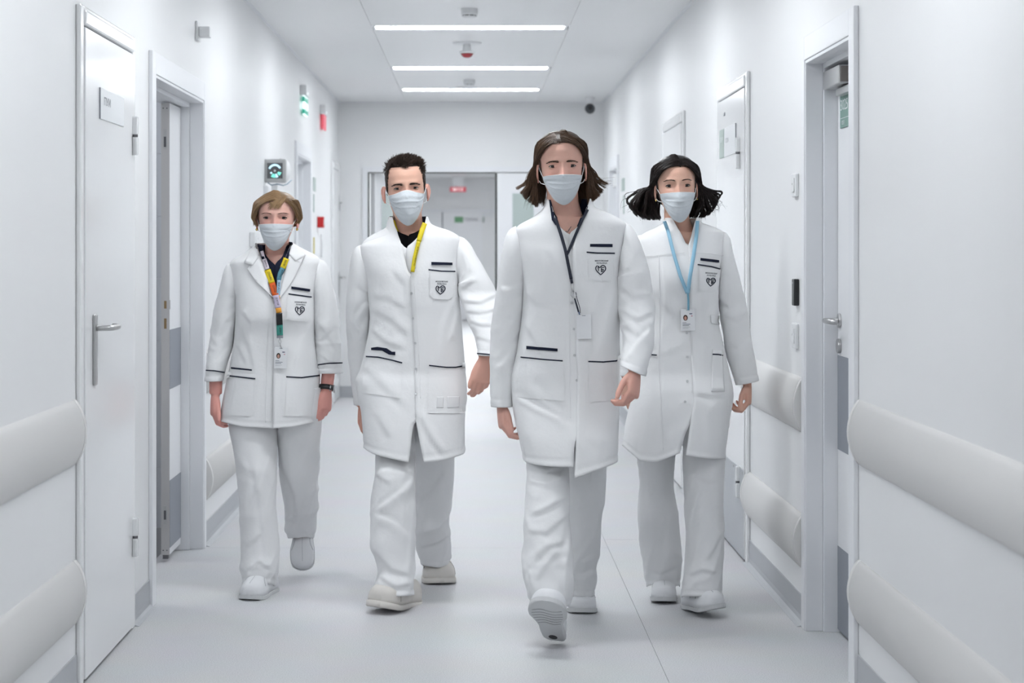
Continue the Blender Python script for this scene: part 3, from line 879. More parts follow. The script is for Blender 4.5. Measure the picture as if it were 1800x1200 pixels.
def apply_creases(V, N, creases):
    if not creases: return V
    px, py = to_px(V)
    front = np.clip(-N[..., 1] * 2.5, 0, 1)
    D = np.zeros(px.shape)
    for pts, amp, w in creases:
        d, s, a = seg_dist(px, py, pts)
        fade = np.clip(np.minimum(a, 1 - a) * 6, 0.0, 1)
        # a ridge with a hollow on its positive side
        end = np.exp(-((d - np.abs(s)).clip(0) / w) ** 2)
        prof = np.where(s < 0, np.exp(-(s / (1.7 * w)) ** 2), np.exp(-(s / (0.55 * w)) ** 2)) - 0.45 * np.exp(-((s - 1.2 * w) / (0.8 * w)) ** 2)
        D += 0.62 * amp * prof * fade * end
    return V + N * (D * front)[..., None]

def shell(rows, Y0, m, n, seed, wr, p=2.3, opening=False, hem=None, apex=None, under=8, band=None, creases=None, lift=0.0, inset=0.0):
    """grid of points (m rows, n columns) around a measured outline.
    rows: (py, xl, xr, dy, half_depth[, sL, sR]) ; wr(s, v) wrinkle field in metres"""
    R, tv = interp_rows(rows, m)
    V = np.zeros((m, n, 3)); ARC = np.zeros((m, n))
    for i in range(m):
        py, xl, xr, dy, hd = R[i, :5]
        Yc = Y0 + dy
        sc = Yc / F
        cx = (xl + xr) / 2; a = (xr - xl) / 2 * sc - inset; b = hd - inset
        if opening:
            sL, sR = R[i, 5], R[i, 6]
            sL = sL + under * min(1.0, max(0.0, 1 - (sR - sL - 0.5) / 5.0))
            def ph(x):
                t = np.clip((x - cx) * sc / a, -0.97, 0.97)
                return math.copysign(math.asin(abs(t) ** (p / 2)), t)
            f0, f1 = ph(sR), 2 * math.pi + ph(sL)
            phi = np.linspace(f0, f1, n)
        else:
            phi = (np.arange(n) * 2 / n - 1) * math.pi
        sn, cs = np.sin(phi), np.cos(phi)
        X = (cx - CX) * sc + a * np.sign(sn) * np.abs(sn) ** (2 / p)
        Yv = Yc - b * np.sign(cs) * np.abs(cs) ** (2 / p)
        pyv = np.full(n, py)
        if len(rows[0]) == 6 and not opening:
            pyv = pyv + R[i, 5] * np.sign(sn) * np.abs(sn) ** (2 / p)
        if lift:
            pyv = pyv - lift * sm(0.80, 1.0, tv[i]) * np.clip(cs, 0, 1) ** 0.7
        if hem is not None and py > apex:
            hemL, hemR, back = hem
            k = (py - apex) / (rows[-1][0] - apex)
            xpx = CX + X / sc
            half = np.arange(n) < n / 2
            hp = np.where(half, np.interp(xpx, [q[0] for q in hemR], [q[1] for q in hemR]), np.interp(xpx, [q[0] for q in hemL], [q[1] for q in hemL]))
            w = sm(-0.2, 0.3, cs)
            hp = hp * w + back * (1 - w)
            pyv = apex + (hp - apex) * k
        V[i, :, 0] = X; V[i, :, 1] = Yv; V[i, :, 2] = CH - (pyv - CY) * sc
        ARC[i] = phi * (a + b) / 2
    N = grid_normals(V, not opening)
    # make normals point outward
    c = V.mean(axis=1, keepdims=True)
    if ((V - c) * N).sum() < 0: N = -N
    vv = np.repeat(tv[:, None], n, 1)
    hgt = np.repeat((V[:, :, 2].mean(axis=1))[:, None], n, 1)
    D = wr(ARC + seed * 3.1, hgt + seed * 1.7, vv, N)
    for _ in range(2):       # round off ridges finer than the weave of the grid
        if opening: q = np.concatenate([D[:, :1], D, D[:, -1:]], 1)
        else: q = np.concatenate([D[:, -1:], D, D[:, :1]], 1)
        D = (q[:, :-2] + 2 * q[:, 1:-1] + q[:, 2:]) / 4
        q = np.concatenate([D[:1], D, D[-1:]], 0)
        D = (q[:-2] + 2 * q[1:-1] + q[2:]) / 4
    if band:
        k = vv > 1 - band
        D = D + np.where(k, 0.0014, 0.0) - 0.0022 * np.exp(-((vv - (1 - band)) / 0.007) ** 2)
    if opening:
        # over and under edges of the front
        u = np.linspace(0, 1, n)[None, :]
        D = D + 0.0035 * np.exp(-(u / 0.03) ** 2) - 0.003 * np.exp(-((1 - u) / 0.05) ** 2)
    V = V + N * D[..., None]
    V = apply_creases(V, N, creases)
    return V

def grid_faces(m, n, closed, off=0):
    f = []
    for i in range(m - 1):
        for j in range(n if closed else n - 1):
            k = (j + 1) % n
            f.append((off + i * n + j, off + i * n + k, off + (i + 1) * n + k, off + (i + 1) * n + j))
    return f

def oriented(V, f, off=0):
    """faces of a shell turned so that their normals point outward"""
    c = V.mean(axis=1).repeat(V.shape[1], axis=0).reshape(V.shape)
    P_ = V.reshape(-1, 3); C_ = c.reshape(-1, 3); s = 0.0
    for q in f[::7]:
        i = [k - off for k in q]
        nn = np.cross(P_[i[1]] - P_[i[0]], P_[i[2]] - P_[i[0]])
        s += float(np.dot(nn, P_[i[0]] - C_[i[0]]))
    return f if s >= 0 else [tuple(reversed(q)) for q in f]

def folds(amp_v, amp_d, fs, fz, skew, ridge=0.5):
    """wrinkle field: long folds (fs along the girth, fz along the height)"""
    def w(s, z, v, N):
        a1 = vnoise(s * fs + z * skew, z * fz)
        a2 = vnoise(s * fs * 1.9 - z * skew * 1.5 + 7.3, z * fz * 2.1 + 3.1)
        wx = vnoise(s * 5 + 3.3, z * 5 + 1.1) * 0.35
        a3 = vnoise(s * fs * 0.9 - z * skew * 2 + 17.3 + wx, z * fz * 3.0 + 9.1 + wx)
        a4 = vnoise(s * fs * 1.5 + z * skew * 2.2 + 31.7 - wx, z * fz * 2.2 + 19.1)
        r = (1 - np.abs(a2)).clip(0, 1) ** 5
        r3 = (1 - np.abs(a3)).clip(0, 1) ** 7 * sm(-0.2, 0.5, vnoise(s * 4 + 50, z * 4))
        r4 = (1 - np.abs(a4)).clip(0, 1) ** 7 * sm(-0.2, 0.5, vnoise(s * 4 + 90, z * 4 + 30))
        A = amp_v(v); B = amp_d(v)
        return A * (a1 * 0.8) + B * ridge * ((r - 0.3) * 0.7 + r3 + r4 * 0.8)
    return w

# ------------------------------------------------------------------ person
CAMP = Vector((0, 0, CH))
class Person:
    def __init__(self, label, Y0, xpx):
        self.Y0 = Y0
        self.s = Y0 / F
        loc = ((xpx - CX) * Y0 / F, Y0, 0)
        self.root = empty('person', loc)
        tag(self.root, label, 'person')
        self.inv = Matrix.Translation((-loc[0], -loc[1], 0))
        self.bvh = {}
        self.pieces = []      # closed pieces of the body: (verts, faces)
    def put(self, o, parent=None):
        if parent is None:
            o.parent = self.root
            o.matrix_parent_inverse = self.inv
        else:
            o.parent = parent
        return o
    def mesh(self, name, v, f, m, parent=None, smooth=True, solid=0.0, offs=-1.0, label=None):
        o = pydata(name, v, f, m, None, smooth)
        self.put(o, parent)
        if solid:
            md = o.modifiers.new('solid', 'SOLIDIFY'); md.thickness = solid; md.offset = offs
        if label: o['label'] = label
        return o
    def add_bvh(self, key, v, f):
        self.bvh[key] = BVHTree.FromPolygons([Vector(p) for p in v], f)
    def ray(self, px, py, keys):
        d = (P(px, py, 1.0 * self.Y0) - CAMP).normalized()
        best = None
        for k in keys:
            h = self.bvh[k].ray_cast(CAMP, d)
            if h[0] is not None and (best is None or h[3] < best[3]): best = h
        if best is None: return None
        n = best[1]
        if n.dot(d) > 0: n = -n
        return best[0], n
    # ---- surface details measured in photo pixels
    def surf(self, pts, keys, off):
        out = []; last = None
        for (x, y) in pts:
            h = self.ray(x, y, keys)
            out.append(h)
        ok = [h[0].y for h in out if h]
        ym = sum(ok) / len(ok) if ok else self.Y0 - 0.1
        res = []
        for (x, y), h in zip(pts, out):
            if h:
                d = (h[0] - CAMP).normalized()
                res.append(h[0] + h[1] * off * 0.5 - d * off * 0.5)
            else: res.append(P(x, y, ym - off))
        return res
    def ribbon(self, name, pts, w, m, parent=None, keys=('coat',), off=0.003, th=0.001, step=4.0, smooth_y=0):
        """strip of pixel width w along a pixel polyline, laid on the cloth"""
        dense = []
        for a, b in zip(pts, pts[1:]):
            l = math.dist(a, b); k = max(1, int(l / step))
            for i in range(k): dense.append((a[0] + (b[0] - a[0]) * i / k, a[1] + (b[1] - a[1]) * i / k))
        dense.append(pts[-1])
        n = len(dense); A = []; C = []; B = []
        for i, p in enumerate(dense):
            q0 = dense[max(0, i - 1)]; q1 = dense[min(n - 1, i + 1)]
            tx, ty = q1[0] - q0[0], q1[1] - q0[1]; l = math.hypot(tx, ty) or 1
            nx, ny = -ty / l * w / 2, tx / l * w / 2
            A.append((p[0] + nx, p[1] + ny)); C.append(p); B.append((p[0] - nx, p[1] - ny))
        rows = [self.surf(q, keys, off) for q in (A, C, B)]
        if smooth_y:
            ys = np.array([[p.y for p in r] for r in rows]).min(axis=0)
            pad = np.pad(ys, smooth_y, mode='edge')
            ys = np.array([pad[i:i + 2 * smooth_y + 1].mean() for i in range(len(ys))])
            for r, q in zip(rows, (A, C, B)):
                for i in range(len(r)):
                    r[i] = P(q[i][0], q[i][1], ys[i] - 0.001)
        v = rows[0] + rows[1] + rows[2]
        f = [(k * n + i, k * n + i + 1, (k + 1) * n + i + 1, (k + 1) * n + i) for k in (0, 1) for i in range(n - 1)]
        return self.mesh(name, v, f, m, parent, True, th, 0)
    def quad(self, name, c, m, parent=None, keys=('coat',), off=0.003, th=0.0015, nu=10, nv=10, round_=0.0):
        """patch with corners c (tl, tr, br, bl) in pixels laid on the cloth"""
        v = []
        for j in range(nv + 1):
            t = j / nv
            for i in range(nu + 1):
                s = i / nu
                ss = s
                if round_ and t > 1 - round_:
                    k = (t - (1 - round_)) / round_
                    ins = 0.18 * (1 - math.sqrt(max(0, 1 - k * k)))
                    ss = ins + (1 - 2 * ins) * s
                x = (c[0][0] * (1 - ss) + c[1][0] * ss) * (1 - t) + (c[3][0] * (1 - ss) + c[2][0] * ss) * t
                y = (c[0][1] * (1 - ss) + c[1][1] * ss) * (1 - t) + (c[3][1] * (1 - ss) + c[2][1] * ss) * t
                v.append((x, y))
        v = self.surf(v, keys, off)
        f = [(j * (nu + 1) + i, j * (nu + 1) + i + 1, (j + 1) * (nu + 1) + i + 1, (j + 1) * (nu + 1) + i) for j in range(nv) for i in range(nu)]
        return self.mesh(name, v, f, m, parent, True, th, 0)
    def poly(self, name, pts, m, parent=None, keys=('coat',), off=0.004, th=0.002, cuts=4):
        bm = bmesh.new()
        vs_ = [bm.verts.new((x, y, 0)) for x, y in pts]
        bm.faces.new(vs_)
        bmesh.ops.triangulate(bm, faces=bm.faces[:])
        bmesh.ops.subdivide_edges(bm, edges=bm.edges[:], cuts=cuts, use_grid_fill=True)
        bm.verts.ensure_lookup_table(); bm.verts.index_update()
        v = self.surf([(q.co.x, q.co.y) for q in bm.verts], keys, off)
        f = [tuple(q.index for q in fc.verts) for fc in bm.faces]
        bm.free()
        return self.mesh(name, v, f, m, parent, True, th, 0)
    def text(self, name, s, cx, cy, wpx, hpx, m, parent=None, ang=0.0, keys=('coat',), off=0.0045):
        v, f = text_mesh(s, 1.0, True)
        xs = [p[0] for p in v]; ys = [p[1] for p in v]
        w = max(xs) - min(xs); h = max(ys) - min(ys); mx = (max(xs) + min(xs)) / 2; my = (max(ys) + min(ys)) / 2
        ca, sa = math.cos(ang), math.sin(ang)
        q = []
        for x, y in v:
            a, b = (x - mx) / w * wpx, -(y - my) / h * hpx
            q.append((cx + a * ca - b * sa, cy + a * sa + b * ca))
        return self.mesh(name, self.surf(q, keys, off), f, m, parent, False)
    def logo(self, parent, tx, ty, hx, hy, sc, ang=0.0):
        """two lines of lettering and the heart emblem; sc = heart width in pixels"""
        ca, sa = math.cos(ang), math.sin(ang)
        self.text('lettering', 'МОСКОВСКАЯ', tx, ty - 2.3, sc * 1.28, 2.7, M_NAVY, parent, ang)
        self.text('lettering', 'БОЛЬНИЦА', tx + 0.4, ty + 2.0, sc * 0.98, 2.8, M_NAVY, parent, ang)
        k = sc / 2
        def tr(pts): return [(hx + (x * ca - y * sa) * k, hy + (x * sa + y * ca) * k) for x, y in pts]
        heart = [(0, -0.62), (0.12, -0.78), (0.32, -0.9), (0.55, -0.9), (0.78, -0.78), (0.93, -0.55), (0.97, -0.28), (0.88, 0.0), (0.62, 0.32), (0.3, 0.65), (0, 0.92),
                 (-0.3, 0.65), (-0.62, 0.32), (-0.88, 0.0), (-0.97, -0.28), (-0.93, -0.55), (-0.78, -0.78), (-0.62, -0.86)]
        em = self.ribbon('heart_emblem', tr(heart), 1.5, M_NAVY, parent, off=0.0045, th=0.0006, step=1.5)
        self.ribbon('emblem_letter', tr([(-0.42, 0.2), (-0.52, -0.8), (-0.2, -0.45), (0.1, -0.68)]), 1.4, M_NAVY, em, off=0.0046, th=0.0006, step=1.5)
        self.ribbon('emblem_letter', tr([(0.7, -0.5), (0.18, -0.5), (0.12, 0.38), (0.5, 0.08), (0.55, -0.15), (0.2, -0.12)]), 1.3, M_NAVY, em, off=0.0046, th=0.0006, step=1.5)
    def snap(self, x, y, parent, r=0.0048):
        h = self.ray(x, y, ('coat',))
        if not h: return
        bm = bmesh.new(); lathe(bm, h[0] + h[1] * 0.001, [(r, 0), (r, 0.0022), (r * 0.62, 0.0026), (r * 0.55, 0.0012), (0, 0.001)], h[1], 14)
        o = obj('snap_button', bm, M_SNAP); self.put(o, parent)

    # ---- garments
    def coat(self, rows, slL, slR, hem, apex, seed, wr=None, creases=None, wsl=None, slcL=None, slcR=None, under=8, n=150, m=130, collar=None, lining=True):
        wr = wr or folds(lambda v: 0.0014 + 0.0050 * sm(0.6, 1, v), lambda v: 0.0030 + 0.0020 * sm(0.2, 0.5, v), 9, 1.6, 3.0)
        V = shell(rows, self.Y0, m, n, seed, wr, p=2.6, opening=True, hem=hem, apex=apex, under=under, band=0.02, creases=creases)
        v = V.reshape(-1, 3).tolist(); f = oriented(V, grid_faces(m, n, False))
        wsl = wsl or folds(lambda v: 0.001 + 0.002 * sm(0.2, 0.6, v), lambda v: 0.001 + 0.0065 * np.exp(-((v - 0.62) / 0.25) ** 2), 10, 5.0, 9.0, 0.8)
        for k, (sl, cr) in enumerate(((slL, slcL), (slR, slcR))):
            S = shell(sl, self.Y0, 100, 64, seed + 3 + k, wsl, p=2.1, band=0.045, creases=cr)
            off = len(v)
            v += S.reshape(-1, 3).tolist(); f += oriented(S, grid_faces(100, 64, True, off), off)
            # close the sleeve head
            v.append(S[0].mean(axis=0).tolist()); c = len(v) - 1
            f += [(off + j, off + (j + 1) % 64, c) for j in range(64)]
        self.coat_o = self.mesh('coat', v, f, M_CLOTH, solid=0.003)
        self.add_bvh('coat', v, f)
        self.coat_rows = rows
        return self.coat_o
    def lining(self, nrows, m_, name='collar_lining', inset=0.006):
        rows = self.coat_rows[:nrows]
        V = shell(rows, self.Y0, 16, 80, 1, lambda s, z, v, N: np.zeros_like(s), opening=True, inset=inset)
        V[0, :, 2] += 0.002
        self.mesh(name, V.reshape(-1, 3).tolist(), grid_faces(16, 80, False), m_, self.coat_o, solid=0.0015)
    def shirt(self, name, rows, m_, inset, key='shirt', label=None):
        V = shell(rows, self.Y0, 24, 80, 2, folds(lambda v: 0.001, lambda v: 0.001, 12, 5, 3), opening=True, inset=inset)
        v = V.reshape(-1, 3).tolist(); f = oriented(V, grid_faces(24, 80, False))
        o = self.mesh(name, v, f, m_, solid=0.002, label=label)
        self.add_bvh(key, v, f)
        return o
    def trousers(self, L, R, seed, crL=None, crR=None, lifts=(10, 10)):
        wr = folds(lambda v: 0.0045 + 0.001 * v, lambda v: 0.0060 + 0.0065 * sm(0.45, 0.95, v), 9, 2.4, 5.0, 0.9)
        v, f = [], []
        for k, (rows, cr) in enumerate(((L, crL), (R, crR))):
            S = shell(rows, self.Y0, 120, 80, seed + k * 2, wr, p=2.15, band=0.025, creases=cr, lift=lifts[k])
            off = len(v); v += S.reshape(-1, 3).tolist(); f += oriented(S, grid_faces(120, 80, True, off), off)
        o = self.mesh('trousers', v, f, M_TROUS, solid=0.003)
        self.add_bvh('trousers', v, f)
        self.legs = (L, R)
        return o

    # ---- body
    def piece_loft(self, rings, cap=True):
        n = len(rings[0]); v = [p for r in rings for p in r]
        f = grid_faces(len(rings), n, True)
        if cap:
            f.append(tuple(range(n))[::-1]); f.append(tuple((len(rings) - 1) * n + k for k in range(n)))
        self.pieces.append((v, f))
    def piece_tube(self, path, radii, n=16):
        v, f = tube_data(path, radii, n)
        self.pieces.append((v, f))
    def limb(self, rows, scale, rmax, start=0, z_stop=None):
        path, rad = [], []
        for r in rows[start:]:
            py, xl, xr, dy, hd = r[:5]
            Y = self.Y0 + dy
            path.append(P((xl + xr) / 2, py, Y))
            rad.append(min(rmax, (xr - xl) / 2 * Y / F * scale))
        return path, rad
    def hand(self, W, d, n, flip, curls, scale=1.0, thumb=(0.75, 0.6, -0.25), tcurl=0.3, fore=None, wrist_r=0.026, spread=0.0):
        """W wrist; d direction wrist to knuckles; n back of the hand; flip=+1/-1 picks the thumb side"""
        d = Vector(d).normalized(); n = Vector(n); n = (n - d * n.dot(d)).normalized()
        s = d.cross(n) * flip
        W = Vector(W); k = scale
        rings = []
        for t, hw, ht, o in ((-0.03, wrist_r, 0.021, 0), (0.0, 0.026, 0.019, 0), (0.025, 0.032, 0.019, 0), (0.05, 0.038, 0.017, 0), (0.075, 0.0405, 0.0145, 0), (0.09, 0.039, 0.012, 0), (0.097, 0.032, 0.008, 0)):
            c = W + d * t * k
            rings.append([c + s * math.cos(a) * hw * k + n * math.sin(a) * ht * k for a in [2 * math.pi * i / 18 for i in range(18)]])
        self.piece_loft(rings)
        L = ((0.042, 0.026, 0.022), (0.046, 0.030, 0.024), (0.042, 0.028, 0.024), (0.033, 0.021, 0.020))
        offs = (0.0285, 0.0098, -0.0095, -0.0275); base = (0.086, 0.091, 0.088, 0.08); rr = (0.0088, 0.0090, 0.0086, 0.0076)
        tips = []
        for i in range(4):
            p = W + d * base[i] * k + s * offs[i] * k - n * 0.001
            path, rad = [p - d * 0.03 * k], [rr[i] * k * 0.8]
            path.append(p); rad.append(rr[i] * k * 1.08)
            ang = 0.0
            for j in range(3):
                ang += math.radians(curls[i][j])
                sp = s * (offs[i] / 0.03) * spread
                dirv = (d * math.cos(ang) - n * math.sin(ang) + sp * max(0, math.cos(ang))).normalized()
                seg = L[i][j] * k
                path.append(p + dirv * seg * 0.5); rad.append(rr[i] * k * (0.98 - 0.08 * j))
                p = p + dirv * seg
                if j < 2:
                    path.append(p); rad.append(rr[i] * k * (1.0 - 0.08 * j))
            path.append(p - dirv * 0.004 * k); rad.append(rr[i] * k * 0.74)
            path.append(p); rad.append(rr[i] * k * 0.38)
            self.piece_tube(path, rad, 12)
            tips.append((p, dirv))
        # thumb
        td = (d * thumb[0] + s * thumb[1] + n * thumb[2]).normalized()
        p = W + d * 0.022 * k + s * 0.018 * k - n * 0.004 * k
        path = [p - td * 0.012 * k, p + td * 0.02 * k]; rad = [0.014 * k, 0.0145 * k]
        p = p + td * 0.045 * k; path.append(p); rad.append(0.0118 * k)
        td2 = (td * (1 - tcurl) + d * tcurl).normalized()
        path.append(p + td2 * 0.017 * k); rad.append(0.0102 * k)
        p = p + td2 * 0.034 * k; path.append(p); rad.append(0.0104 * k)
        td3 = (td2 * (1 - tcurl) + d * tcurl).normalized()
        path.append(p + td3 * 0.013 * k); rad.append(0.0102 * k)
        p = p + td3 * 0.026 * k; path.append(p); rad.append(0.0075 * k); path.append(p + td3 * 0.005 * k); rad.append(0.0035 * k)
        self.piece_tube(path, rad, 12)
        tips.append((p, td3))
        return tips
    def head(self, eye_px, chin_py, crown_py, face_w_px, yaw=0, pitch=0, roll=0, dy=-0.02, skin=(0.6, 0.36, 0.28), ear=1.0, jaw=1.0):
        s = self.s
        H = (chin_py - crown_py) * s
        self.hs = Vector((face_w_px * s / 0.143, 1.0, H / 0.235))
        R = Euler((math.radians(pitch), math.radians(roll), math.radians(yaw)), 'XYZ').to_matrix().to_4x4()
        S = Matrix.Diagonal((*self.hs, 1))
        A = R @ S
        eye_l = Vector((0, -0.078, 0.235 * (chin_py - eye_px[1]) / (chin_py - crown_py)))
        self.eye_z = eye_l.z
        eye_w = P(eye_px[0], eye_px[1], self.Y0 + dy - 0.078)
        self.HM = Matrix.Translation(eye_w - (A @ eye_l)) @ A
        self.jaw = jaw
        rings = []
        for i in range(56):
            t = i / 55
            z = 0.235 * (0.5 - 0.5 * math.cos(math.pi * t))
            hw, yf, yb = self.prof(z)
            ring = []
            for j in range(56):
                a = 2 * math.pi * j / 56
                x = hw * math.sin(a)
                y = self.face_y(x, z) if math.cos(a) > 0 else (yf + yb) / 2 - math.cos(a) * (yb - yf) / 2
                ring.append(self.HM @ Vector((x, y, z)))
            rings.append(ring)
        self.piece_loft(rings)
        # ears
        for sd in (-1, 1):
            c = Vector((sd * 0.0745, 0.012, self.eye_z - 0.018))
            path, rad = [], []
            for k in range(15):
                an = math.radians(-110 + 270 * k / 14)
                rx, rz = 0.015, 0.029
                path.append(self.HM @ (c + Vector((sd * (0.004 + 0.009 * max(0, math.cos(an - 0.3)) ) * ear, rx * math.cos(an) + 0.004, rz * math.sin(an) + (0.002 if an > 0 else 0)))))
                rad.append(0.0042 if k not in (0, 14) else 0.003)
            self.piece_tube(path, rad, 8)
            rings = []
            for k in range(7):
                q = -1 + 2 * k / 6
                rz = 0.026 * q
                hw = 0.0155 * math.sqrt(max(0.02, 1 - q * q))
                rings.append([self.HM @ (c + Vector((sd * (0.001 + 0.005 * ear + 0.0045 * math.sin(b)), 0.003 + hw * math.cos(b), rz))) for b in [2 * math.pi * i / 10 for i in range(10)]])
            self.piece_loft(rings)
    PROF = np.array([[-0.001, .020, -.078, -.045], [0.006, .033, -.086, -.03], [0.02, .044, -.0885, -.01], [0.04, .053, -.088, .015], [0.06, .0595, -.086, .04], [0.08, .0640, -.084, .068], [0.10, .0672, -.083, .084],
                     [0.12, .0698, -.083, .093], [0.145, .0726, -.0855, .098], [0.17, .0738, -.0835, .098], [0.19, .0715, -.076, .092], [0.208, .063, -.062, .080], [0.222, .049, -.043, .063], [0.231, .030, -.022, .040], [0.235, .006, .004, .016]])
    def prof(self, z):
        c = self.PROF
        hw = np.interp(z, c[:, 0], c[:, 1]) ; yf = np.interp(z, c[:, 0], c[:, 2]); yb = np.interp(z, c[:, 0], c[:, 3])
        if z < 0.09: hw *= self.jaw + (1 - self.jaw) * max(0, z / 0.09)
        return float(hw), float(yf), float(yb)
    def face_y(self, x, z):
        hw, yf, yb = self.prof(z)
        yc, hd = (yf + yb) / 2, (yb - yf) / 2
        t = min(1, abs(x) / max(hw, 1e-6))
        y = yc - hd * (1 - t ** 2.15) ** (1 / 2.1)
        e = self.eye_z
        g = lambda cx, cz, sx, sz: math.exp(-((x - cx) / sx) ** 2 - ((z - cz) / sz) ** 2)
        nz = e - 0.038                                     # nose tip
        y -= 0.021 * g(0, nz, 0.012, 0.012) + 0.015 * g(0, nz + 0.016, 0.0095, 0.016) + 0.0085 * g(0, e - 0.002, 0.0085, 0.016)
        for sd in (-1, 1):
            y += 0.0105 * g(sd * 0.031, e - 0.001, 0.0165, 0.0105)
            y -= 0.0055 * g(sd * 0.033, e + 0.019, 0.022, 0.008)
            y += 0.0035 * g(sd * 0.0145, e + 0.002, 0.006, 0.010)
            y -= 0.0035 * g(sd * 0.040, e - 0.028, 0.018, 0.014)
            y += 0.003 * g(sd * 0.066, e + 0.03, 0.014, 0.03)
        return y
    def hp(self, x, y, z):
        return self.HM @ Vector((x, y, z))
    def face_parts(self, iris, brow_col, brow_z=0.021, brow_w=0.0042, mask_top=0.0, mask_drop=0.0, squint=1.0, brow_arch=0.004, mask_nose=0.0, lash=0.0011, mask_dz=0.0):
        e = self.eye_z
        b = self.body
        M_IRIS = mat('iris_' + iris[0], iris[1], 0.3, spec=0.3)
        M_LID = self.skin_m
        for sd in (-1, 1):
            cxl = sd * 0.0315
            c = Vector((cxl, self.face_y(cxl, e) + 0.0112, e))
            r = 0.0150
            bm = bmesh.new()
            bmesh.ops.create_uvsphere(bm, u_segments=20, v_segments=14, radius=r)
            bm.transform(self.HM @ Matrix.Translation(c))
            eye = obj('eyeball', bm, M_EYE, None, True); self.put(eye)
            for nm, rr, mm, dd in (('iris', 0.0074, M_IRIS, 0.0004), ('pupil', 0.0032, M_PUPIL, 0.0007)):
                bm = bmesh.new()
                vsr = []
                cc = bm.verts.new(self.HM @ (c + Vector((0, -r - dd - 0.0008, 0))))
                for k in range(18):
                    an = 2 * math.pi * k / 18
                    x, z = rr * math.cos(an), rr * math.sin(an)
                    vsr.append(bm.verts.new(self.HM @ (c + Vector((x, -math.sqrt((r + dd) ** 2 - x * x - z * z), z)))))
                for k in range(18): bm.faces.new((cc, vsr[k], vsr[(k + 1) % 18]))
                self.put(obj(nm, bm, mm, None, True), eye)
            # lids: sphere shell with an almond opening
            def opening(ph):
                t = ph / 62.0
                k = max(0, 1 - t * t)
                tilt = 2.0 * t * sd
                return (20.0 * squint * k ** 0.7 + tilt, -16.0 * squint * k + tilt)
            for nm, up in (('upper_eyelid', True), ('lower_eyelid', False)):
                v = []; nu, nv = 24, 8
                for i in range(nu + 1):
                    ph = -88 + 176 * i / nu
                    o = opening(ph)[0 if up else 1]
                    if abs(ph) > 62: o = 2.0 * (ph / 62) * sd
                    for j in range(nv + 1):
                        el = o + ((80 - o) if up else (-80 - o)) * j / nv
                        rl = r + 0.0011 - (0.0022 * (j / nv) ** 2)
                        v.append(self.HM @ (c + Vector((rl * math.sin(math.radians(ph)) * math.cos(math.radians(el) * 0.9), -rl * math.cos(math.radians(ph)) * math.cos(math.radians(el)), rl * math.sin(math.radians(el))))))
                f = [(i * (nv + 1) + j, i * (nv + 1) + j + 1, (i + 1) * (nv + 1) + j + 1, (i + 1) * (nv + 1) + j) for i in range(nu) for j in range(nv)]
                ld = self.mesh(nm, v, f, M_LID, None, True, 0.0012)
                path = [v[i * (nv + 1)] + self.HM.to_3x3() @ Vector((0, -0.0008, 0)) for i in range(3, nu - 2)]
                rad = [lash * (0.4 + 0.6 * math.sin(math.pi * (k + 0.5) / len(path))) * (1.5 if up else 0.55) for k in range(len(path))]
                if True:
                    vv, ff = tube_data(path, rad, 6)
                    self.mesh('lashes', vv, ff, M_LASH, ld)
            # eyebrow made of short hairs
            rnd = random.Random(11 + sd)
            vv, ff = [], []
            for k in range(110):
                t = rnd.random()
                x = sd * (0.0125 + 0.036 * t)
                z = e + brow_z + brow_arch * math.sin(min(1, t * 1.25) * math.pi * 0.62) - 0.003 * max(0, t - 0.7) / 0.3 + (rnd.random() - 0.5) * brow_w * (1.15 - 0.75 * t)
                l = 0.007
                pth = []
                for q in range(4):
                    xx = x + sd * l * q / 3 * 0.9; z2 = z + l * q / 3 * (0.45 - 0.6 * t)
                    pth.append(self.HM @ Vector((xx, self.face_y(xx, z2) - 0.0012 - 0.0006 * math.sin(q / 3 * math.pi), z2)))
                a, c2 = tube_data(pth, [0.00055, 0.0006, 0.0005, 0.0002], 3, False)
                ff += [tuple(i + len(vv) for i in q) for q in c2]; vv += a
            self.mesh('eyebrow', vv, ff, mat('brow_' + brow_col[0], brow_col[1], 0.7))
        # ---- surgical mask
        nu, nv = 44, 40
        zt, zb = e - 0.021 + mask_top, -0.010 - mask_drop
        v = []
        side_top, side_bot = e - 0.024 + mask_top, e - 0.058
        for j in range(nv + 1):
            t = j / nv
            for i in range(nu + 1):
                u = -1 + 2 * i / nu
                au = abs(u)
                top = zt + (side_top - zt) * au ** 1.6 + mask_nose * math.exp(-(u / 0.38) ** 2)
                bot = zb + (side_bot - zb) * au ** 1.8
                z = top + (bot - top) * t
                hw = 0.0665 - 0.016 * t ** 1.5 * (1 - au ** 3 * 0.5)
                x = hw * math.sin(u * math.radians(74)) / math.sin(math.radians(74)) + 0.0
                # depth: bridge, nose tip, down to under the chin
                yc = np.interp(t, [0, 0.16, 0.36, 0.6, 0.82, 1.0], [self.face_y(0, zt + mask_nose) - 0.003, min(-0.106, self.face_y(0, zt - 0.01) - 0.003), -0.1145, -0.111, -0.1025, -0.083])
                ys = self.face_y(min(0.062, hw * 0.97), z if z > 0.02 else 0.02) - 0.004
                w = (1 - au ** 1.9)
                y = ys + (float(yc) - ys) * w
                fy = self.face_y(x, max(z, 0.0)) - 0.0035
                if z > 0.005: y = min(y, fy)
                # pleats
                pl = 0.0
                for q, (tc, am) in enumerate(((0.34, 0.0050), (0.52, 0.0036), (0.70, 0.0026))):
                    dd = (t - tc - 0.05 * (u * u)) / 0.05
                    if -1.6 < dd < 0.0: pl += am * (1 + dd / 1.6)
                k = 0.45 + 0.55 * au
                y -= pl * k
                # soft creases near the sides
                y += 0.0018 * math.sin(26 * t + 9 * u) * sm(0.45, 0.85, au) * math.sin(math.pi * t)
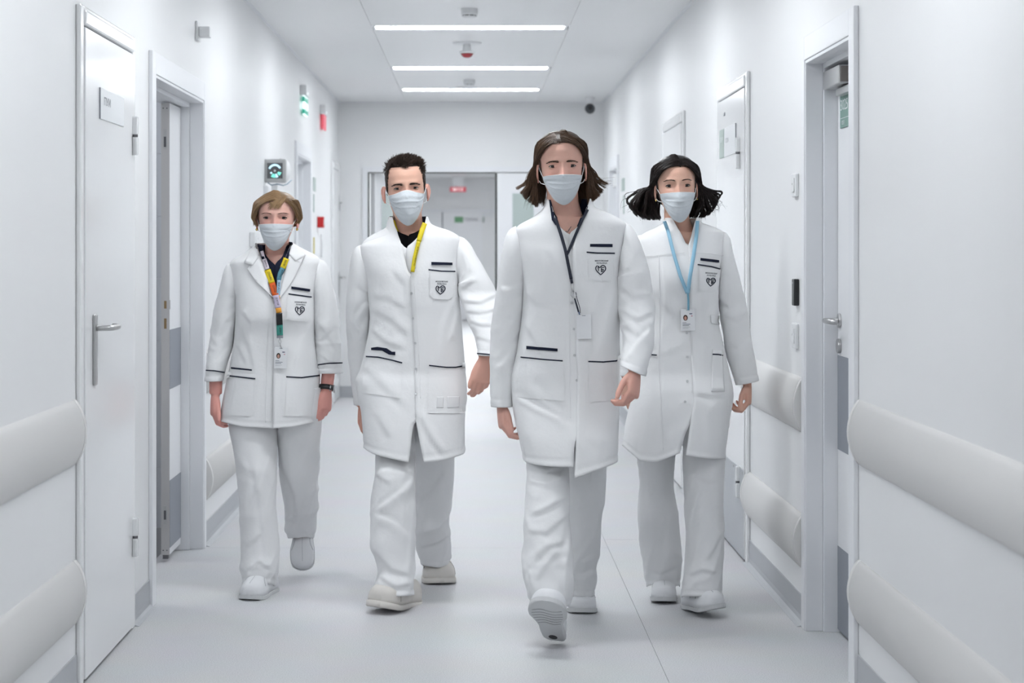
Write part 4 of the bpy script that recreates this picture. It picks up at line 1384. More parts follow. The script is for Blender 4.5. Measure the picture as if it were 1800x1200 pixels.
                y -= 0.0015 * float(vnoise(u * 3.0 + self.Y0 * 7, t * 4.0))
                v.append(self.HM @ Vector((x, y, z + mask_dz)))
        f = [(j * (nu + 1) + i, j * (nu + 1) + i + 1, (j + 1) * (nu + 1) + i + 1, (j + 1) * (nu + 1) + i) for j in range(nv) for i in range(nu)]
        mk = self.mesh('face_mask', v, f, M_MASK, None, True, 0.0012, 0)
        ed = [v[i] for i in range(nu + 1)]
        a, c2 = tube_data([p + self.HM.to_3x3() @ Vector((0, -0.0005, -0.001)) for p in ed], 0.0011, 6)
        self.mesh('mask_binding', a, c2, M_LOOP, mk)
        for sd, i0 in ((-1, 0), (1, nu)):
            tp = self.HM.inverted() @ v[i0]; bt = self.HM.inverted() @ v[nv * (nu + 1) + i0]
            er = Vector((sd * 0.0775, 0.016, e + 0.008)); er2 = Vector((sd * 0.0775, 0.014, e - 0.042))
            mid = Vector((sd * 0.0745, -0.006, (tp.z + er.z) / 2 + 0.004))
            mid2 = Vector((sd * 0.0715, -0.006, (bt.z + er2.z) / 2 - 0.002))
            for pth in ((tp, mid, er), (bt, mid2, er2)):
                pp = [self.HM @ (pth[0].lerp(pth[1], q / 4) if q <= 4 else pth[1].lerp(pth[2], (q - 4) / 4)) for q in range(9)]
                a, c2 = tube_data(pp, 0.0013, 6)
                self.mesh('ear_loop', a, c2, M_LOOP, mk)
    hand_red = 0.5
    def build_body(self, skin, voxel=0.0036):
        v, f = [], []
        for pv, pf in self.pieces:
            o = len(v); v += [tuple(p) for p in pv]; f += [tuple(i + o for i in q) for q in pf]
        me = bpy.data.meshes.new('tmp'); me.from_pydata(v, [], f); me.update()
        bm = bmesh.new(); bm.from_mesh(me); 
        bmesh.ops.recalc_face_normals(bm, faces=bm.faces); bm.to_mesh(me); bm.free()
        o = bpy.data.objects.new('tmp', me); COL.objects.link(o)
        md = o.modifiers.new('r', 'REMESH'); md.mode = 'VOXEL'; md.voxel_size = voxel; md.use_smooth_shade = True
        ms = o.modifiers.new('s', 'SMOOTH'); ms.factor = 0.5; ms.iterations = 3
        dg = bpy.context.evaluated_depsgraph_get()
        ev = o.evaluated_get(dg)
        out = bpy.data.meshes.new_from_object(ev)
        bpy.data.objects.remove(o, do_unlink=True); bpy.data.meshes.remove(me)
        out.name = 'body'
        nvt = len(out.vertices)
        co = np.empty(nvt * 3); out.vertices.foreach_get('co', co); co = co.reshape(-1, 3)
        Mi = np.array(self.HM.inverted()); lc = co @ Mi[:3, :3].T + Mi[:3, 3]
        e = self.eye_z
        g = lambda cx, cz, sx, sz: np.exp(-((np.abs(lc[:, 0]) - cx) / sx) ** 2 - ((lc[:, 2] - cz) / sz) ** 2)
        bl = 0.75 * g(0.040, e - 0.028, 0.020, 0.016) + 0.7 * g(0, e - 0.032, 0.014, 0.018) + 0.35 * g(0.02, e - 0.004, 0.02, 0.008)
        bl = bl * (lc[:, 1] < 0) + 0.8 * ((np.abs(lc[:, 0]) > 0.071) & (np.abs(lc[:, 2] - e + 0.018) < 0.045))
        bl = np.where(lc[:, 2] < -0.25, self.hand_red, np.clip(bl, 0, 1))
        at = out.attributes.new('blush', 'FLOAT', 'POINT'); at.data.foreach_set('value', bl.astype(float))
        self.skin_m = skin
        self.body = link('body', out, skin, None, True)
        self.put(self.body)
        bmt = bmesh.new(); bmt.from_mesh(out); self.bvh['body'] = BVHTree.FromBMesh(bmt); bmt.free()
    # ---- hair
    def hair(self, strands, color, name='hair', r=0.0011, cap=None, rough=0.38, seed=1, vary=0.45, n=3, tipc=0.3):
        rnd = random.Random(seed)
        v, f, hv = [], [], []
        if cap:
            cv, cf = cap
            v += [self.HM @ Vector(p) for p in cv]; f += list(cf); hv += [0.0] * len(cv)
        for pts in strands:
            # catmull-rom refine
            pts = [Vector(p) for p in pts]
            q = [pts[0]] + pts + [pts[-1]]
            path = []
            seg = 3 if len(pts) > 4 else 4
            for i in range(1, len(q) - 2):
                for k in range(seg):
                    t = k / seg
                    p0, p1, p2, p3 = q[i - 1], q[i], q[i + 1], q[i + 2]
                    path.append(0.5 * ((2 * p1) + (p2 - p0) * t + (2 * p0 - 5 * p1 + 4 * p2 - p3) * t * t + (-p0 + 3 * p1 - 3 * p2 + p3) * t ** 3))
            path.append(pts[-1])
            L = len(path)
            rr = r * rnd.uniform(0.6, 1.25)
            rad = [rr * (0.75 + 0.25 * min(1, 4 * i / L)) * (1 if i / L < 0.6 else max(0.16, 1 - (i / L - 0.6) / 0.4 * 0.9)) for i in range(L)]
            a, c = tube_data([self.HM @ p for p in path], rad, n, False)
            off = len(v)
            v += a; f += [tuple(i + off for i in x) for x in c]
            bb = rnd.random()
            for i in range(L): hv += [min(1, 0.62 * bb + tipc * (i / L) ** 2)] * n
        me = bpy.data.meshes.new(name); me.from_pydata([tuple(p) for p in v], [], f); me.update()
        at = me.attributes.new('hv', 'FLOAT', 'POINT'); at.data.foreach_set('value', hv)
        m_ = mat('hair_' + name + str(seed), color, rough, noise_amt=vary, attr='hv', spec=0.3)
        o = link('hair', me, m_, None, True)
        self.put(o)
        return o
    def skull(self, az, z, k=1.0, lift=0.0):
        """scalp point at azimuth az (0 front, + to image right), local head space"""
        hw, yf, yb = self.prof(min(max(z, 0.0), 0.2345))
        a = math.radians(az)
        yc, hd = (yf + yb) / 2, (yb - yf) / 2
        return Vector(((hw * k + lift) * math.sin(a), yc - (hd * k + lift) * math.cos(a), z))
    def cap_mesh(self, zlow, lift, azs=60, open_az=55, zfront=0.195):
        """hair cap over the scalp; in front it ends at the hairline"""
        v = []; nr = 18
        for j in range(azs):
            az = -180 + 360 * j / azs
            k = sm(open_az - 12, open_az + 14, abs(az))
            zl = zfront + (zlow - zfront) * float(k)
            for i in range(nr + 1):
                t = i / nr
                z = 0.2345 + (zl - 0.2345) * math.sin(t * math.pi / 2) ** 1.6
                v.append(self.skull(az, z, 1.0, lift * min(1, (1 - t) * 5 + 0.35)) + Vector((0, 0, lift * (1 - t) ** 2)))
        f = []
        for j in range(azs):
            j2 = (j + 1) % azs
            for i in range(nr): f.append((j * (nr + 1) + i, j2 * (nr + 1) + i, j2 * (nr + 1) + i + 1, j * (nr + 1) + i + 1))
        return v, f
    # ---- shoes
    def shoe(self, toe_px, toe_Y, length, width, yaw, pitch, roll=0.0, style='clog', m_=None, hold='toe', height=0.102, z0=None):
        """local axes: y from heel (0) to toe (length) ; z up ; toe points to the camera"""
        m_ = m_ or M_SHOE
        R = Euler((math.radians(pitch), math.radians(roll), math.radians(yaw)), 'XYZ').to_matrix()
        # local shoe frame -> toe points along -Y world
        B = Matrix(((-1, 0, 0), (0, -1, 0), (0, 0, 1)))
        A = R @ B
        anchor = Vector((0, length if hold == 'toe' else 0.0, 0.0))
        T = P(toe_px[0], toe_px[1], toe_Y)
        org = T - A @ anchor
        X = lambda p: org + A @ Vector(p)
        root = None
        prof = [(0.0, .42, height * .62, -.1), (0.03, .62, height * .80, -.1), (0.10, .78, height * .96, -.06), (0.25, .80, height * 1.0, 0), (0.40, .80, height * 1.02, 0), (0.52, .88, height * .97, .02), (0.66, .99, height * .88, .03),
                (0.78, 1.0, height * .79, .02), (0.88, .92, height * .69, 0), (0.94, .77, height * .60, 0), (0.975, .56, height * .50, 0), (0.993, .34, height * .41, 0), (1.0, .16, height * .34, 0)]
        if style == 'croc':
            prof = [(t, w * (1.06 if t > 0.5 else 1.0), h * (1.06 if t > 0.5 else 0.95), c) for t, w, h, c in prof]
        if style == 'tread':
            prof = [(t, w * (0.80 if t < 0.45 else 0.80 + 0.22 * min(1, (t - 0.45) / 0.2)), h, c) for t, w, h, c in prof]
        pa = np.array(prof)
        st = 0.020 if style == 'croc' else 0.014
        def at(t):
            return [float(np.interp(t, pa[:, 0], pa[:, k])) for k in (1, 2, 3)]
        ts = [0.5 - 0.5 * math.cos(math.pi * i / 30) for i in range(31)]
        spring = lambda t: 0.012 * max(0, (t - 0.72) / 0.28) ** 2 + 0.004 * max(0, (0.1 - t) / 0.1)
        rings = []
        for t in ts:
            w, h, c = at(t)
            hw = w * width / 2
            ring = []
            for k in range(20):
                a = math.pi * k / 19
                x = hw * math.copysign(abs(math.cos(a)) ** 0.8, math.cos(a)); z = st + spring(t) + (h - st) * math.sin(a) ** 0.72
                ring.append(X((x + c * width * 0.5, t * length, z)))
            for k in range(1, 6):
                a = k / 6
                ring.append(X((-hw + 2 * hw * a + c * width * 0.5, t * length, st + spring(t) - 0.002)))
            rings.append(ring)
        n = len(rings[0]); v = [p for r in rings for p in r]
        f = grid_faces(len(rings), n, True); f.append(tuple(range(n))[::-1]); f.append(tuple((len(rings) - 1) * n + k for k in range(n)))
        up = self.mesh('shoe', v, f, m_)
        self.add_bvh('shoe%d' % len(self.bvh), v, f); key = 'shoe%d' % (len(self.bvh) - 1)
        # sole
        srings = []
        for t in ts:
            w, h, c = at(t)
            hw = w * width / 2 * 1.05 + 0.001
            yy = t * length * 1.012 - 0.0015
            z1 = st + spring(t) + 0.002; z0_ = spring(t)
            srings.append([X((x + c * width * 0.5, yy, z)) for x, z in ((-hw, z0_ + .003), (-hw, z1), (-hw * .5, z1), (hw * .5, z1), (hw, z1), (hw, z0_ + .003), (hw * .92, z0_), (0, z0_), (-hw * .92, z0_))])
        n = 9; v = [p for r in srings for p in r]
        f = grid_faces(len(srings), n, True); f.append(tuple(range(n))[::-1]); f.append(tuple((len(srings) - 1) * n + k for k in range(n)))
        so = self.mesh('sole', v, f, M_SOLE if style != 'croc' else m_, up, smooth=(style == 'croc'))
        if style == 'clog':
            # seams: centre line and side panels
            path = []
            for t in np.linspace(0.50, 0.93, 12):
                w, h, c = at(t); path.append(X((c * width * 0.5, t * length, h + spring(t) + 0.0004)))
            a, c2 = tube_data(path, 0.0007, 5); self.mesh('centre_seam', a, c2, M_STITCH, up)
            for sd in (-1, 1):
                path = []
                for k in range(13):
                    an = math.pi * k / 12
                    t = 0.60 + 0.11 * math.cos(an)
                    w, h, c = at(t); aa = math.radians(22 + 30 * math.sin(an))
                    hw = w * width / 2
                    path.append(X((sd * hw * math.cos(aa) ** 0.8 * 1.005 + c * width * 0.5, t * length, st + spring(t) + (h - st) * math.sin(aa) ** 0.72 + 0.0005)))
                a, c2 = tube_data(path, 0.0008, 5); self.mesh('side_seam', a, c2, M_STITCH, up)
            path = []
            for k in range(15):
                aa = math.radians(15 + 150 * k / 14); t = 0.47
                w, h, c = at(t); hw = w * width / 2
                path.append(X((hw * math.copysign(abs(math.cos(aa)) ** 0.8, math.cos(aa)) + c * width * 0.5, t * length, st + (h - st) * math.sin(aa) ** 0.72 + 0.0006)))
            a, c2 = tube_data(path, 0.0012, 5); self.mesh('strap_edge', a, c2, M_STITCH, up)
        if style == 'croc':
            for sd in (-1, 1):
                for t, aa in ((0.56, 24), (0.65, 24), (0.74, 24)):
                    w, h, c = at(t); hw = w * width / 2; r_ = math.radians(aa)
                    p = X((sd * hw * math.cos(r_) ** 0.8 + c * width * 0.5, t * length, st + (h - st) * math.sin(r_) ** 0.72))
                    bm = bmesh.new(); cyl(bm, p, A @ Vector((sd, 0, 0.4)), 0.0045, 0.0012, 10)
                    self.put(obj('vent_hole', bm, M_BLACK), up)
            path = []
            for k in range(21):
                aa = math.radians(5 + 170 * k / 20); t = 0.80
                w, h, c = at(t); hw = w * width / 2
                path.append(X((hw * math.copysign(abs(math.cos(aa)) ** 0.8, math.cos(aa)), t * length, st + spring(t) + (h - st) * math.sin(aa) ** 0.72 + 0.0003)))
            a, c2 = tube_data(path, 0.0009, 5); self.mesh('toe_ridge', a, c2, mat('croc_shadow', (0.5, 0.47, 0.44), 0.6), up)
        if style == 'tread':
            for q in range(6):
                t = 0.50 + 0.065 * q
                w, h, c = at(t); hw = w * width / 2 * 0.86
                path = [X((x + c * width * 0.5, (t + 0.018 * math.sin(x / hw * 4.2)) * length, spring(t) - 0.0004)) for x in np.linspace(-hw, hw, 15)]
                a, c2 = tube_data(path, 0.0016, 5); self.mesh('tread_groove', a, c2, mat('tread_shadow', (0.40, 0.41, 0.42), 0.7), so)
            bm = bmesh.new(); cyl(bm, X((0, 0.12 * length, 0.0005)), A @ Vector((0, 0, -1)), 0.0155, 0.001, 24); self.put(obj('heel_plug', bm, mat('dark_plug', (0.05, 0.05, 0.055), 0.6)), so)
        return up, key
    def badge(self, c, w, h, keys=('coat',), ang=0.0, tilt=0.0, photo=True, hair=(0.05, 0.03, 0.02), off=0.012, blank=False):
        """plastic card hanging at pixel c (centre), w x h pixels"""
        hit = self.ray(c[0], c[1], keys)
        Y = (hit[0].y if hit else self.Y0 - 0.12) - off
        s = Y / F
        C = P(c[0], c[1], Y)
        W, Hh = w * s, h * s
        Rm = Euler((math.radians(tilt), math.radians(ang), 0)).to_matrix()
        def X(x, y, z): return C + Rm @ Vector((x, y, z))
        t = empty('badge', tuple(C)); self.put(t)
        def slab(name, x0, x1, z0, z1, y0, y1, m_, par):
            bm = bmesh.new(); box(bm, x0, x1, y0, y1, z0, z1)
            for vv in bm.verts: vv.co = (Rm @ vv.co)
            o = obj(name, bm, m_, par, bevel=0.0008 if name == 'card' else 0); return o
        cd = slab('card', -W / 2, W / 2, -Hh / 2, Hh / 2, 0, 0.0015, M_CARD, t)
        slab('slot', -W * .12, W * .12, Hh * .44, Hh * .46, -0.0003, 0, M_CARDTXT, t)
        if not blank:
            px, pz = -W * .18, Hh * .10
            bm = bmesh.new()
            def disc(name, x, z, rx, rz, m_, d):
                b_ = bmesh.new(); q = [b_.verts.new(Rm @ Vector((x + rx * math.cos(k * math.pi / 10), -d, z + rz * math.sin(k * math.pi / 10)))) for k in range(20)]
                b_.faces.new(q); return obj(name, b_, m_, cd)
            bm.free()
            disc('portrait_hair', px, pz, W * .16, Hh * .135, mat('portrait_hair' + str(int(hair[0] * 1000)), hair, 0.6), 0.0004)
            disc('portrait_face', px, pz - Hh * .02, W * .09, Hh * .09, mat('portrait_skin', (0.55, 0.30, 0.24), 0.6), 0.0006)
            for z, w0, th, mm in ((-.13, .28, .022, M_CARDTXT), (-.20, .55, .026, M_CARDTXT), (-.26, .45, .024, M_CARDTXT), (-.335, .52, .012, M_STITCH), (-.38, .40, .012, M_STITCH)):
                slab('print_line', -W * .40, -W * .40 + W * w0, Hh * z - Hh * th / 2, Hh * z + Hh * th / 2, -0.0004, 0, mm, cd)
            slab('print_mark', W * .10, W * .30, Hh * .26, Hh * .30, -0.0004, 0, mat('badge_navy', (0.05, 0.05, 0.12), 0.6), cd)
            slab('print_mark', W * .22, W * .32, Hh * .16, Hh * .19, -0.0004, 0, mat('badge_red', (0.5, 0.05, 0.15), 0.6), cd)
        return t

def skin(name, c, red=(0.70, 0.34, 0.29)):
    m = mat('skin_' + name, c, 0.5, spec=0.3, sss=0.10, noise_amt=0.06, noise_scale=45, bump=0.05, bump_scale=220)
    nt = m.node_tree; b = nt.nodes['Principled BSDF']
    src = b.inputs['Base Color'].links[0].from_socket
    mx = nt.nodes.new('ShaderNodeMix'); mx.data_type = 'RGBA'
    at = nt.nodes.new('ShaderNodeAttribute'); at.attribute_name = 'blush'
    nt.links.new(at.outputs['Fac'], mx.inputs[0]); nt.links.new(src, mx.inputs[6])
    mx.inputs[7].default_value = (*red, 1)
    nt.links.new(mx.outputs[2], b.inputs['Base Color'])
    return m
def sleeve(S, outer, A, rows, hd0=0.060, hd1=0.074):
    """set-in sleeve: rings fan round the armpit A from the shoulder tip S down the outer outline, then the hanging rows"""
    left = outer[-1][0] < A[0]
    out = []
    pts = [S] + list(outer)
    n = len(pts)
    for i, o in enumerate(pts):
        k = i / (n - 1)
        a = (A[0], A[1] + 4 * k)
        hd = hd0 + (hd1 - hd0) * min(1, 1.6 * k)
        xl, xr = (o[0], a[0]) if left else (a[0], o[0])
        tl = (a[1] - o[1]) / 2 * (1 if left else -1)
        if xr - xl < 6: xl, xr = (xl + xr) / 2 - 3, (xl + xr) / 2 + 3
        out.append((( o[1] + a[1]) / 2, xl, xr, rows[0][3] * k, hd, tl))
    for r in rows:
        out.append(tuple(r[:5]) + ((r[5],) if len(r) > 5 else (0,)))
    return out
# ------------------------------------------------------------------ shared steps
def zero_w(s, z, v, N): return np.zeros_like(s)
def torso(p, rows, start, inset=0.024):
    rr = [r[:5] for r in rows[start:] if r[0] < 705]
    V = shell(rr, p.Y0, 30, 40, 1, zero_w, inset=inset)
    p.piece_loft([[Vector(q) for q in ring] for ring in V])
def arm(p, rows, W, rmax=0.046):
    path, rad = p.limb(rows, 0.72, rmax, 1)
    W = Vector(W)
    keep = [(a, b) for a, b in zip(path, rad) if a.z > W.z + 0.09]
    path = [a for a, b in keep] + [W]; rad = [b for a, b in keep] + [0.026]
    nsh = len(rad)
    for i in range(nsh):
        t = i / (nsh - 1)
        rad[i] = min(rad[i], rmax * (1 - 0.35 * t)) if i < nsh - 1 else rad[i]
    p.piece_tube(path, rad)
def leg(p, rows, ankle):
    path, rad = p.limb(rows, 0.66, 0.075)
    path.append(Vector(ankle)); rad.append(0.036)
    rad = [r * (1 - 0.45 * i / (len(rad) - 1)) for i, r in enumerate(rad)]
    rad[-1] = 0.034
    p.piece_tube(path, rad)
def neck(p, r, base_py, base_px, dy=0.01):
    a = p.HM @ Vector((0, 0.020, 0.075)); b = p.HM @ Vector((0, 0.022, 0.0))
    c = P(base_px, base_py, p.Y0 + dy)
    d = P(base_px, base_py + 45, p.Y0 + dy)
    p.piece_tube([a, b, b.lerp(c, 0.5), c, d], [r * 0.92, r * 0.97, r * 0.98, r * 1.06, r * 1.5], 24)
def topz(p, y):
    c = p.PROF
    k = 2 if y < 0.01 else 3
    idx = range(8, 15)
    zs = [c[i, 0] for i in idx]; yy = [c[i, k] for i in idx]
    o = np.argsort(yy)
    return float(np.interp(y, np.array(yy)[o], np.array(zs)[o]))
def long_hair(p, count, part_x, azmin, tips, seed, lift=0.012, jit=0.003, locks=90, a4min=93, left=0.5):
    """strands gathered into locks: from the parting over the scalp, behind the ears and out to the tips"""
    rnd = random.Random(seed); out = []
    LK = []
    for k in range(locks):
        sd = -1 if (k * 0.6180339) % 1 < left else 1
        t = rnd.random() if k > 30 else (k / 30)
        LK.append((sd, t, rnd.random(), rnd.random(), rnd.uniform(-1, 1)))
    for i in range(count):
        sd, t0, r, q, w = LK[i % locks]
        t = min(1, max(0, t0 + rnd.gauss(0, 0.028)))
        az = azmin + (176 - azmin) * t
        fr = max(0.0, 1 - t / 0.30)                       # 1 = along the hairline
        y = -0.072 + 0.135 * t ** 0.9 + rnd.uniform(-.003, .003)
        lf = lift * rnd.uniform(0.5, 1.12)
        J = lambda s=1.0: Vector((rnd.uniform(-jit, jit), rnd.uniform(-jit, jit), rnd.uniform(-jit, jit))) * s
        zt = topz(p, max(y, -0.0755))
        zx = lambda x_: 0.13 + (zt - 0.13) * math.sqrt(max(0.05, 1 - (x_ / 0.078) ** 2))
        r0 = Vector((part_x + sd * rnd.uniform(0.0, 0.003), y, zx(part_x) + 0.002))
        x1 = part_x + sd * (0.016 + 0.010 * (1 - fr))
        p1 = Vector((x1, y - 0.001 * fr, zx(x1) + lf * 0.5 + 0.001)) + J(0.4)
        if abs(part_x) > 0.02 and sd * part_x < 0:
            p1 = Vector((x1 - part_x * 0.6, y - 0.002 * fr, zx(x1 - part_x * 0.6) + lf * 0.75)) + J(0.4)
        a2 = 29 * fr + az * (1 - fr) if fr > 0 else az
        p2 = p.skull(sd * a2, 0.203 - 0.012 * fr, 1.0, lf) + J(0.5)
        a3 = 52 * fr + az * (1 - fr)
        p3 = p.skull(sd * a3, 0.168, 1.0, lf * 1.2) + J()
        a4 = max(az, a4min)
        p4 = p.skull(sd * a4, 0.128, 1.0, lf * 1.7) + J()
        tp = tips(sd, az, t, r, q, w, p4)
        if i % 36 == 5 and az < 140:      # stray hairs
            tp = [v_ + J(2 + 2.5 * k_) + Vector((sd * 0.007 * k_, 0, 0.003 * k_)) for k_, v_ in enumerate(tp)]
        else:
            tp = [v_ + J(1.2) for v_ in tp]
        out.append([r0, p1, p2, p3, p4] + tp)
    return out

# ================================================================== woman with the coloured lanyard (left)
p = Person('person with short fair hair in a hip-length white coat and a multicoloured lanyard', 7.56, 478)
rows = [(427, 450, 516, .02, .062, 452, 514), (434, 445, 527, .015, .069, 454, 512), (441, 436, 541, .010, .077, 456, 510), (448, 424, 554, .004, .085, 459, 507), (455, 411, 562, .002, .091, 461, 505), (463, 405, 564, 0, .097, 464, 502), (477, 406, 562, 0, .102, 468, 499),
        (500, 410, 558, -.004, .112, 476, 493), (525, 415, 554, -.006, .124, 484, 488), (553, 415, 554, -.008, .128, 486, 486), (590, 413, 553, 0, .118, 486, 486), (630, 407, 558, 0, .116, 486, 486),
        (665, 400, 562, 0, .122, 486, 486), (700, 393, 561, 0, .128, 486, 486), (744, 386, 557, 0, .134, 486, 486)]
slL = sleeve((408, 460), [(400, 464), (394, 474), (390, 490), (386, 505), (382, 520)], (421, 522), [(537, 377, 420, .01, .066), (575, 371, 414, .01, .064), (613, 366, 408, 0, .06), (645, 362, 398, -.02, .056), (669, 361, 392, -.03, .052)], .054, .066)
slR = sleeve((561, 455), [(569, 458), (576, 467), (581, 485), (585, 500), (590, 518)], (551, 522), [(537, 551, 593, 0, .066), (575, 553, 596, 0, .064), (613, 555, 599, 0, .06), (640, 557, 601, 0, .057), (655, 558, 603, 0, .055)], .054, .066)
cre = [([(418, 560), (440, 610), (452, 660)], .005, 6), ([(425, 545), (445, 570)], .006, 5), ([(552, 560), (530, 600), (520, 650)], .004, 7), ([(415, 600), (436, 640)], .004, 5), ([(470, 660), (466, 735)], .003, 5), ([(498, 660), (500, 735)], .003, 5)]
cs_ = [([(412, 560), (392, 600)], .008, 6), ([(417, 540), (396, 560)], .006, 5), ([(404, 610), (380, 640)], .005, 5)]
cr_ = [([(556, 560), (580, 590), (596, 620)], .006, 6), ([(558, 600), (585, 575)], .005, 5), ([(560, 620), (592, 640)], .004, 5)]
coat = p.coat(rows, slL, slR, ([(386, 736), (430, 744), (483, 747)], [(487, 747), (520, 745), (557, 739)], 742), 690, 1, creases=cre, slcL=cs_, slcR=cr_, under=10)
p.shirt('shirt', [(430, 452, 514, .02, .062, 462, 506), (440, 446, 520, .014, .070, 466, 503), (452, 430, 540, .006, .080, 474, 499), (464, 420, 552, 0, .088, 484, 488), (480, 412, 558, 0, .095, 486, 486), (545, 420, 552, -.004, .115, 486, 486)], M_NAVYSHIRT, 0.006)
tr = p.trousers([(680, 402, 488, 0, .1), (746, 403, 487, -.01, .095), (790, 411, 487, -.03, .09), (831, 418, 487, -.05, .088), (880, 421, 486, -.06, .085), (933, 424, 488, -.07, .083), (970, 424, 491, -.08, .085), (1000, 424, 489, -.09, .088), (1030, 425, 481, -.10, .085)],
                [(680, 480, 566, 0, .1), (745, 487, 565, .02, .095), (790, 489, 562, .05, .09), (845, 491, 560, .09, .085), (889, 500, 557, .18, .08), (915, 500, 555, .25, .078), (930, 498, 553, .28, .078), (946, 506, 549, .32, .066)], 5,
                [([(487, 770), (455, 850), (440, 900)], .007, 7), ([(440, 790), (462, 900), (470, 980)], .006, 7), ([(430, 1005), (455, 985), (480, 1000)], .010, 5), ([(430, 960), (460, 935)], .006, 6)],
                [([(492, 800), (520, 870), (525, 920)], .008, 7), ([(558, 850), (530, 890)], .008, 6), ([(548, 880), (512, 915)], .007, 6)], lifts=(12, 6))
p.head((483, 383), 434, 338, 64, dy=-0.02, ear=0.7, jaw=0.94)
SK1 = skin('rosy', (0.77, 0.46, 0.38), (0.80, 0.37, 0.32))
neck(p, 0.0505, 470, 485)
torso(p, rows, 3, 0.03)
W1 = P(379, 692, p.Y0 - .03); W2 = P(574, 684, p.Y0 - .01)
arm(p, slL, W1, 0.04); arm(p, slR, W2, 0.04)
p.hand(W1, (-.10, -.20, -1), (-1, -.25, 0.1), -1, ((30, 45, 30), (28, 45, 30), (32, 48, 30), (38, 50, 30)), 0.90, thumb=(.9, .35, -.25), tcurl=.35)
p.hand(W2, (-.06, -.22, -1), (.80, -.62, .1), 1, ((22, 28, 18), (25, 34, 20), (28, 36, 22), (30, 38, 25)), 0.90, thumb=(.92, .30, -.25), tcurl=.4)
leg(p, p.legs[0], P(452, 1015, p.Y0 - .02)); leg(p, p.legs[1], P(529, 905, p.Y0 + .34))
p.hand_red = 0.85
p.build_body(SK1)
p.face_parts(('brown', (0.05, 0.035, 0.03)), ('brown', (0.14, 0.06, 0.04)), brow_z=0.0165, brow_w=0.0022, brow_arch=0.0045, squint=0.75, lash=0.0014, mask_top=-0.004, mask_drop=0.004)
# shoes
p.shoe((436, 1057.5), 7.30, 0.255, 0.100, -14, 0, 0)
p.shoe((532, 1004), 7.86, 0.255, 0.098, 4, 58, 0)
# hair: side parting at the image right, fringe swept to the image left
def tips1(sd, az, t, r, q, w, p4):
    z = 0.092 - 0.030 * max(0, t - 0.3) + 0.012 * q
    return [p.skull(sd * (max(az, 74) + 2), z + 0.014, 1.0, 0.0195), p.skull(sd * (max(az, 74) + 5), z, 1.0, 0.011)]
S = long_hair(p, 3600, 0.032, 66, tips1, 5, lift=0.0145, a4min=74, left=0.66, jit=0.0022)
rnd = random.Random(15)
for i in range(420):
    k = rnd.random(); g = rnd.random()
    x0 = 0.036 - 0.030 * k + rnd.uniform(-.004, .004); y = -0.062 + rnd.uniform(-.006, .006)
    L = (0.170 + 0.016 * abs(k - 0.45) * 2 + 0.012 * g) if i % 3 else 0.160 + 0.02 * g
    xe = x0 - 0.014 - 0.016 * k + rnd.uniform(-.003, .003)
    S.append([Vector((x0 + 0.004, y + 0.01, topz(p, y) + 0.006)), Vector((x0, p.face_y(x0, 0.203) - 0.008, 0.203)), Vector(((x0 + xe) / 2, p.face_y((x0 + xe) / 2, 0.188) - 0.008, 0.188)), Vector((xe, p.face_y(xe, L) - 0.004, L))])
p.hair(S, (0.34, 0.215, 0.115), r=0.00105, cap=p.cap_mesh(0.10, 0.006, open_az=74, zfront=0.206), seed=1, vary=0.38, tipc=0.25)
for sd in (-1, 1):
    bm = bmesh.new(); bmesh.ops.create_icosphere(bm, subdivisions=2, radius=0.0055); bm.transform(Matrix.Translation(p.hp(sd * 0.079, 0.004, p.eye_z - 0.048)))
    p.put(obj('earring', bm, M_GOLD, None, True))
# coat details
K = ('coat', 'shirt')
lap = p.poly('lapel', [(452, 433), (441, 443), (430, 462), (441, 466), (435, 473), (449, 494), (483, 526), (484, 520), (468, 482), (457, 446)], M_CLOTH, coat, K, 0.008, 0.0025)
lap = p.poly('lapel', [(512, 432), (525, 441), (536, 450), (519, 459), (529, 464), (517, 490), (490, 528), (489, 520), (499, 488), (508, 450)], M_CLOTH, coat, K, 0.008, 0.0025)
p.poly('collar_leaf', [(451, 432), (441, 442), (430, 462), (444, 467), (456, 452), (455, 436)], M_CLOTH, coat, K, 0.012, 0.0025)
p.poly('collar_leaf', [(513, 431), (525, 440), (537, 450), (519, 460), (508, 448), (511, 434)], M_CLOTH, coat, K, 0.012, 0.0025)
p.poly('shirt_collar', [(450, 429), (455, 428), (462, 445), (473, 476), (483, 512), (478, 512), (465, 478), (455, 450)], M_NAVYSHIRT, None, K, 0.005, 0.002)
p.poly('shirt_collar', [(514, 426), (508, 425), (506, 440), (498, 470), (492, 480), (496, 484), (505, 465), (513, 442)], M_NAVYSHIRT, None, K, 0.005, 0.002)
pk = p.quad('breast_pocket', [(506, 518), (545, 523), (541, 566), (503, 562)], M_CLOTH, coat, off=.0030, th=0)
p.ribbon('navy_trim', [(507, 516.5), (547, 522)], 2.2, M_NAVY, coat, off=.0045)
p.quad('navy_flash', [(512, 503.5), (544.5, 508), (544, 512.5), (512, 508)], M_NAVY, coat, off=.005)
p.logo(pk, 528, 533.5, 526.5, 546, 16, 0.06)
pk = p.quad('pocket', [(400, 653), (449, 657), (441, 732), (393, 728)], M_CLOTH, coat, off=.0030, th=0, nv=16)
p.ribbon('navy_trim', [(400, 660), (449, 665.5)], 2.2, M_NAVY, coat, off=.0045)
p.quad('navy_flash', [(407, 645), (443, 649), (443, 651.5), (407, 648)], M_NAVY, coat, off=.0055)
pk = p.quad('pocket', [(505, 650), (561, 648), (557, 732), (501, 731)], M_CLOTH, coat, off=.0030, th=0, nv=16)
p.ribbon('navy_trim', [(503, 662), (530, 663.5), (561, 659.5)], 2.2, M_NAVY, coat, off=.0045)
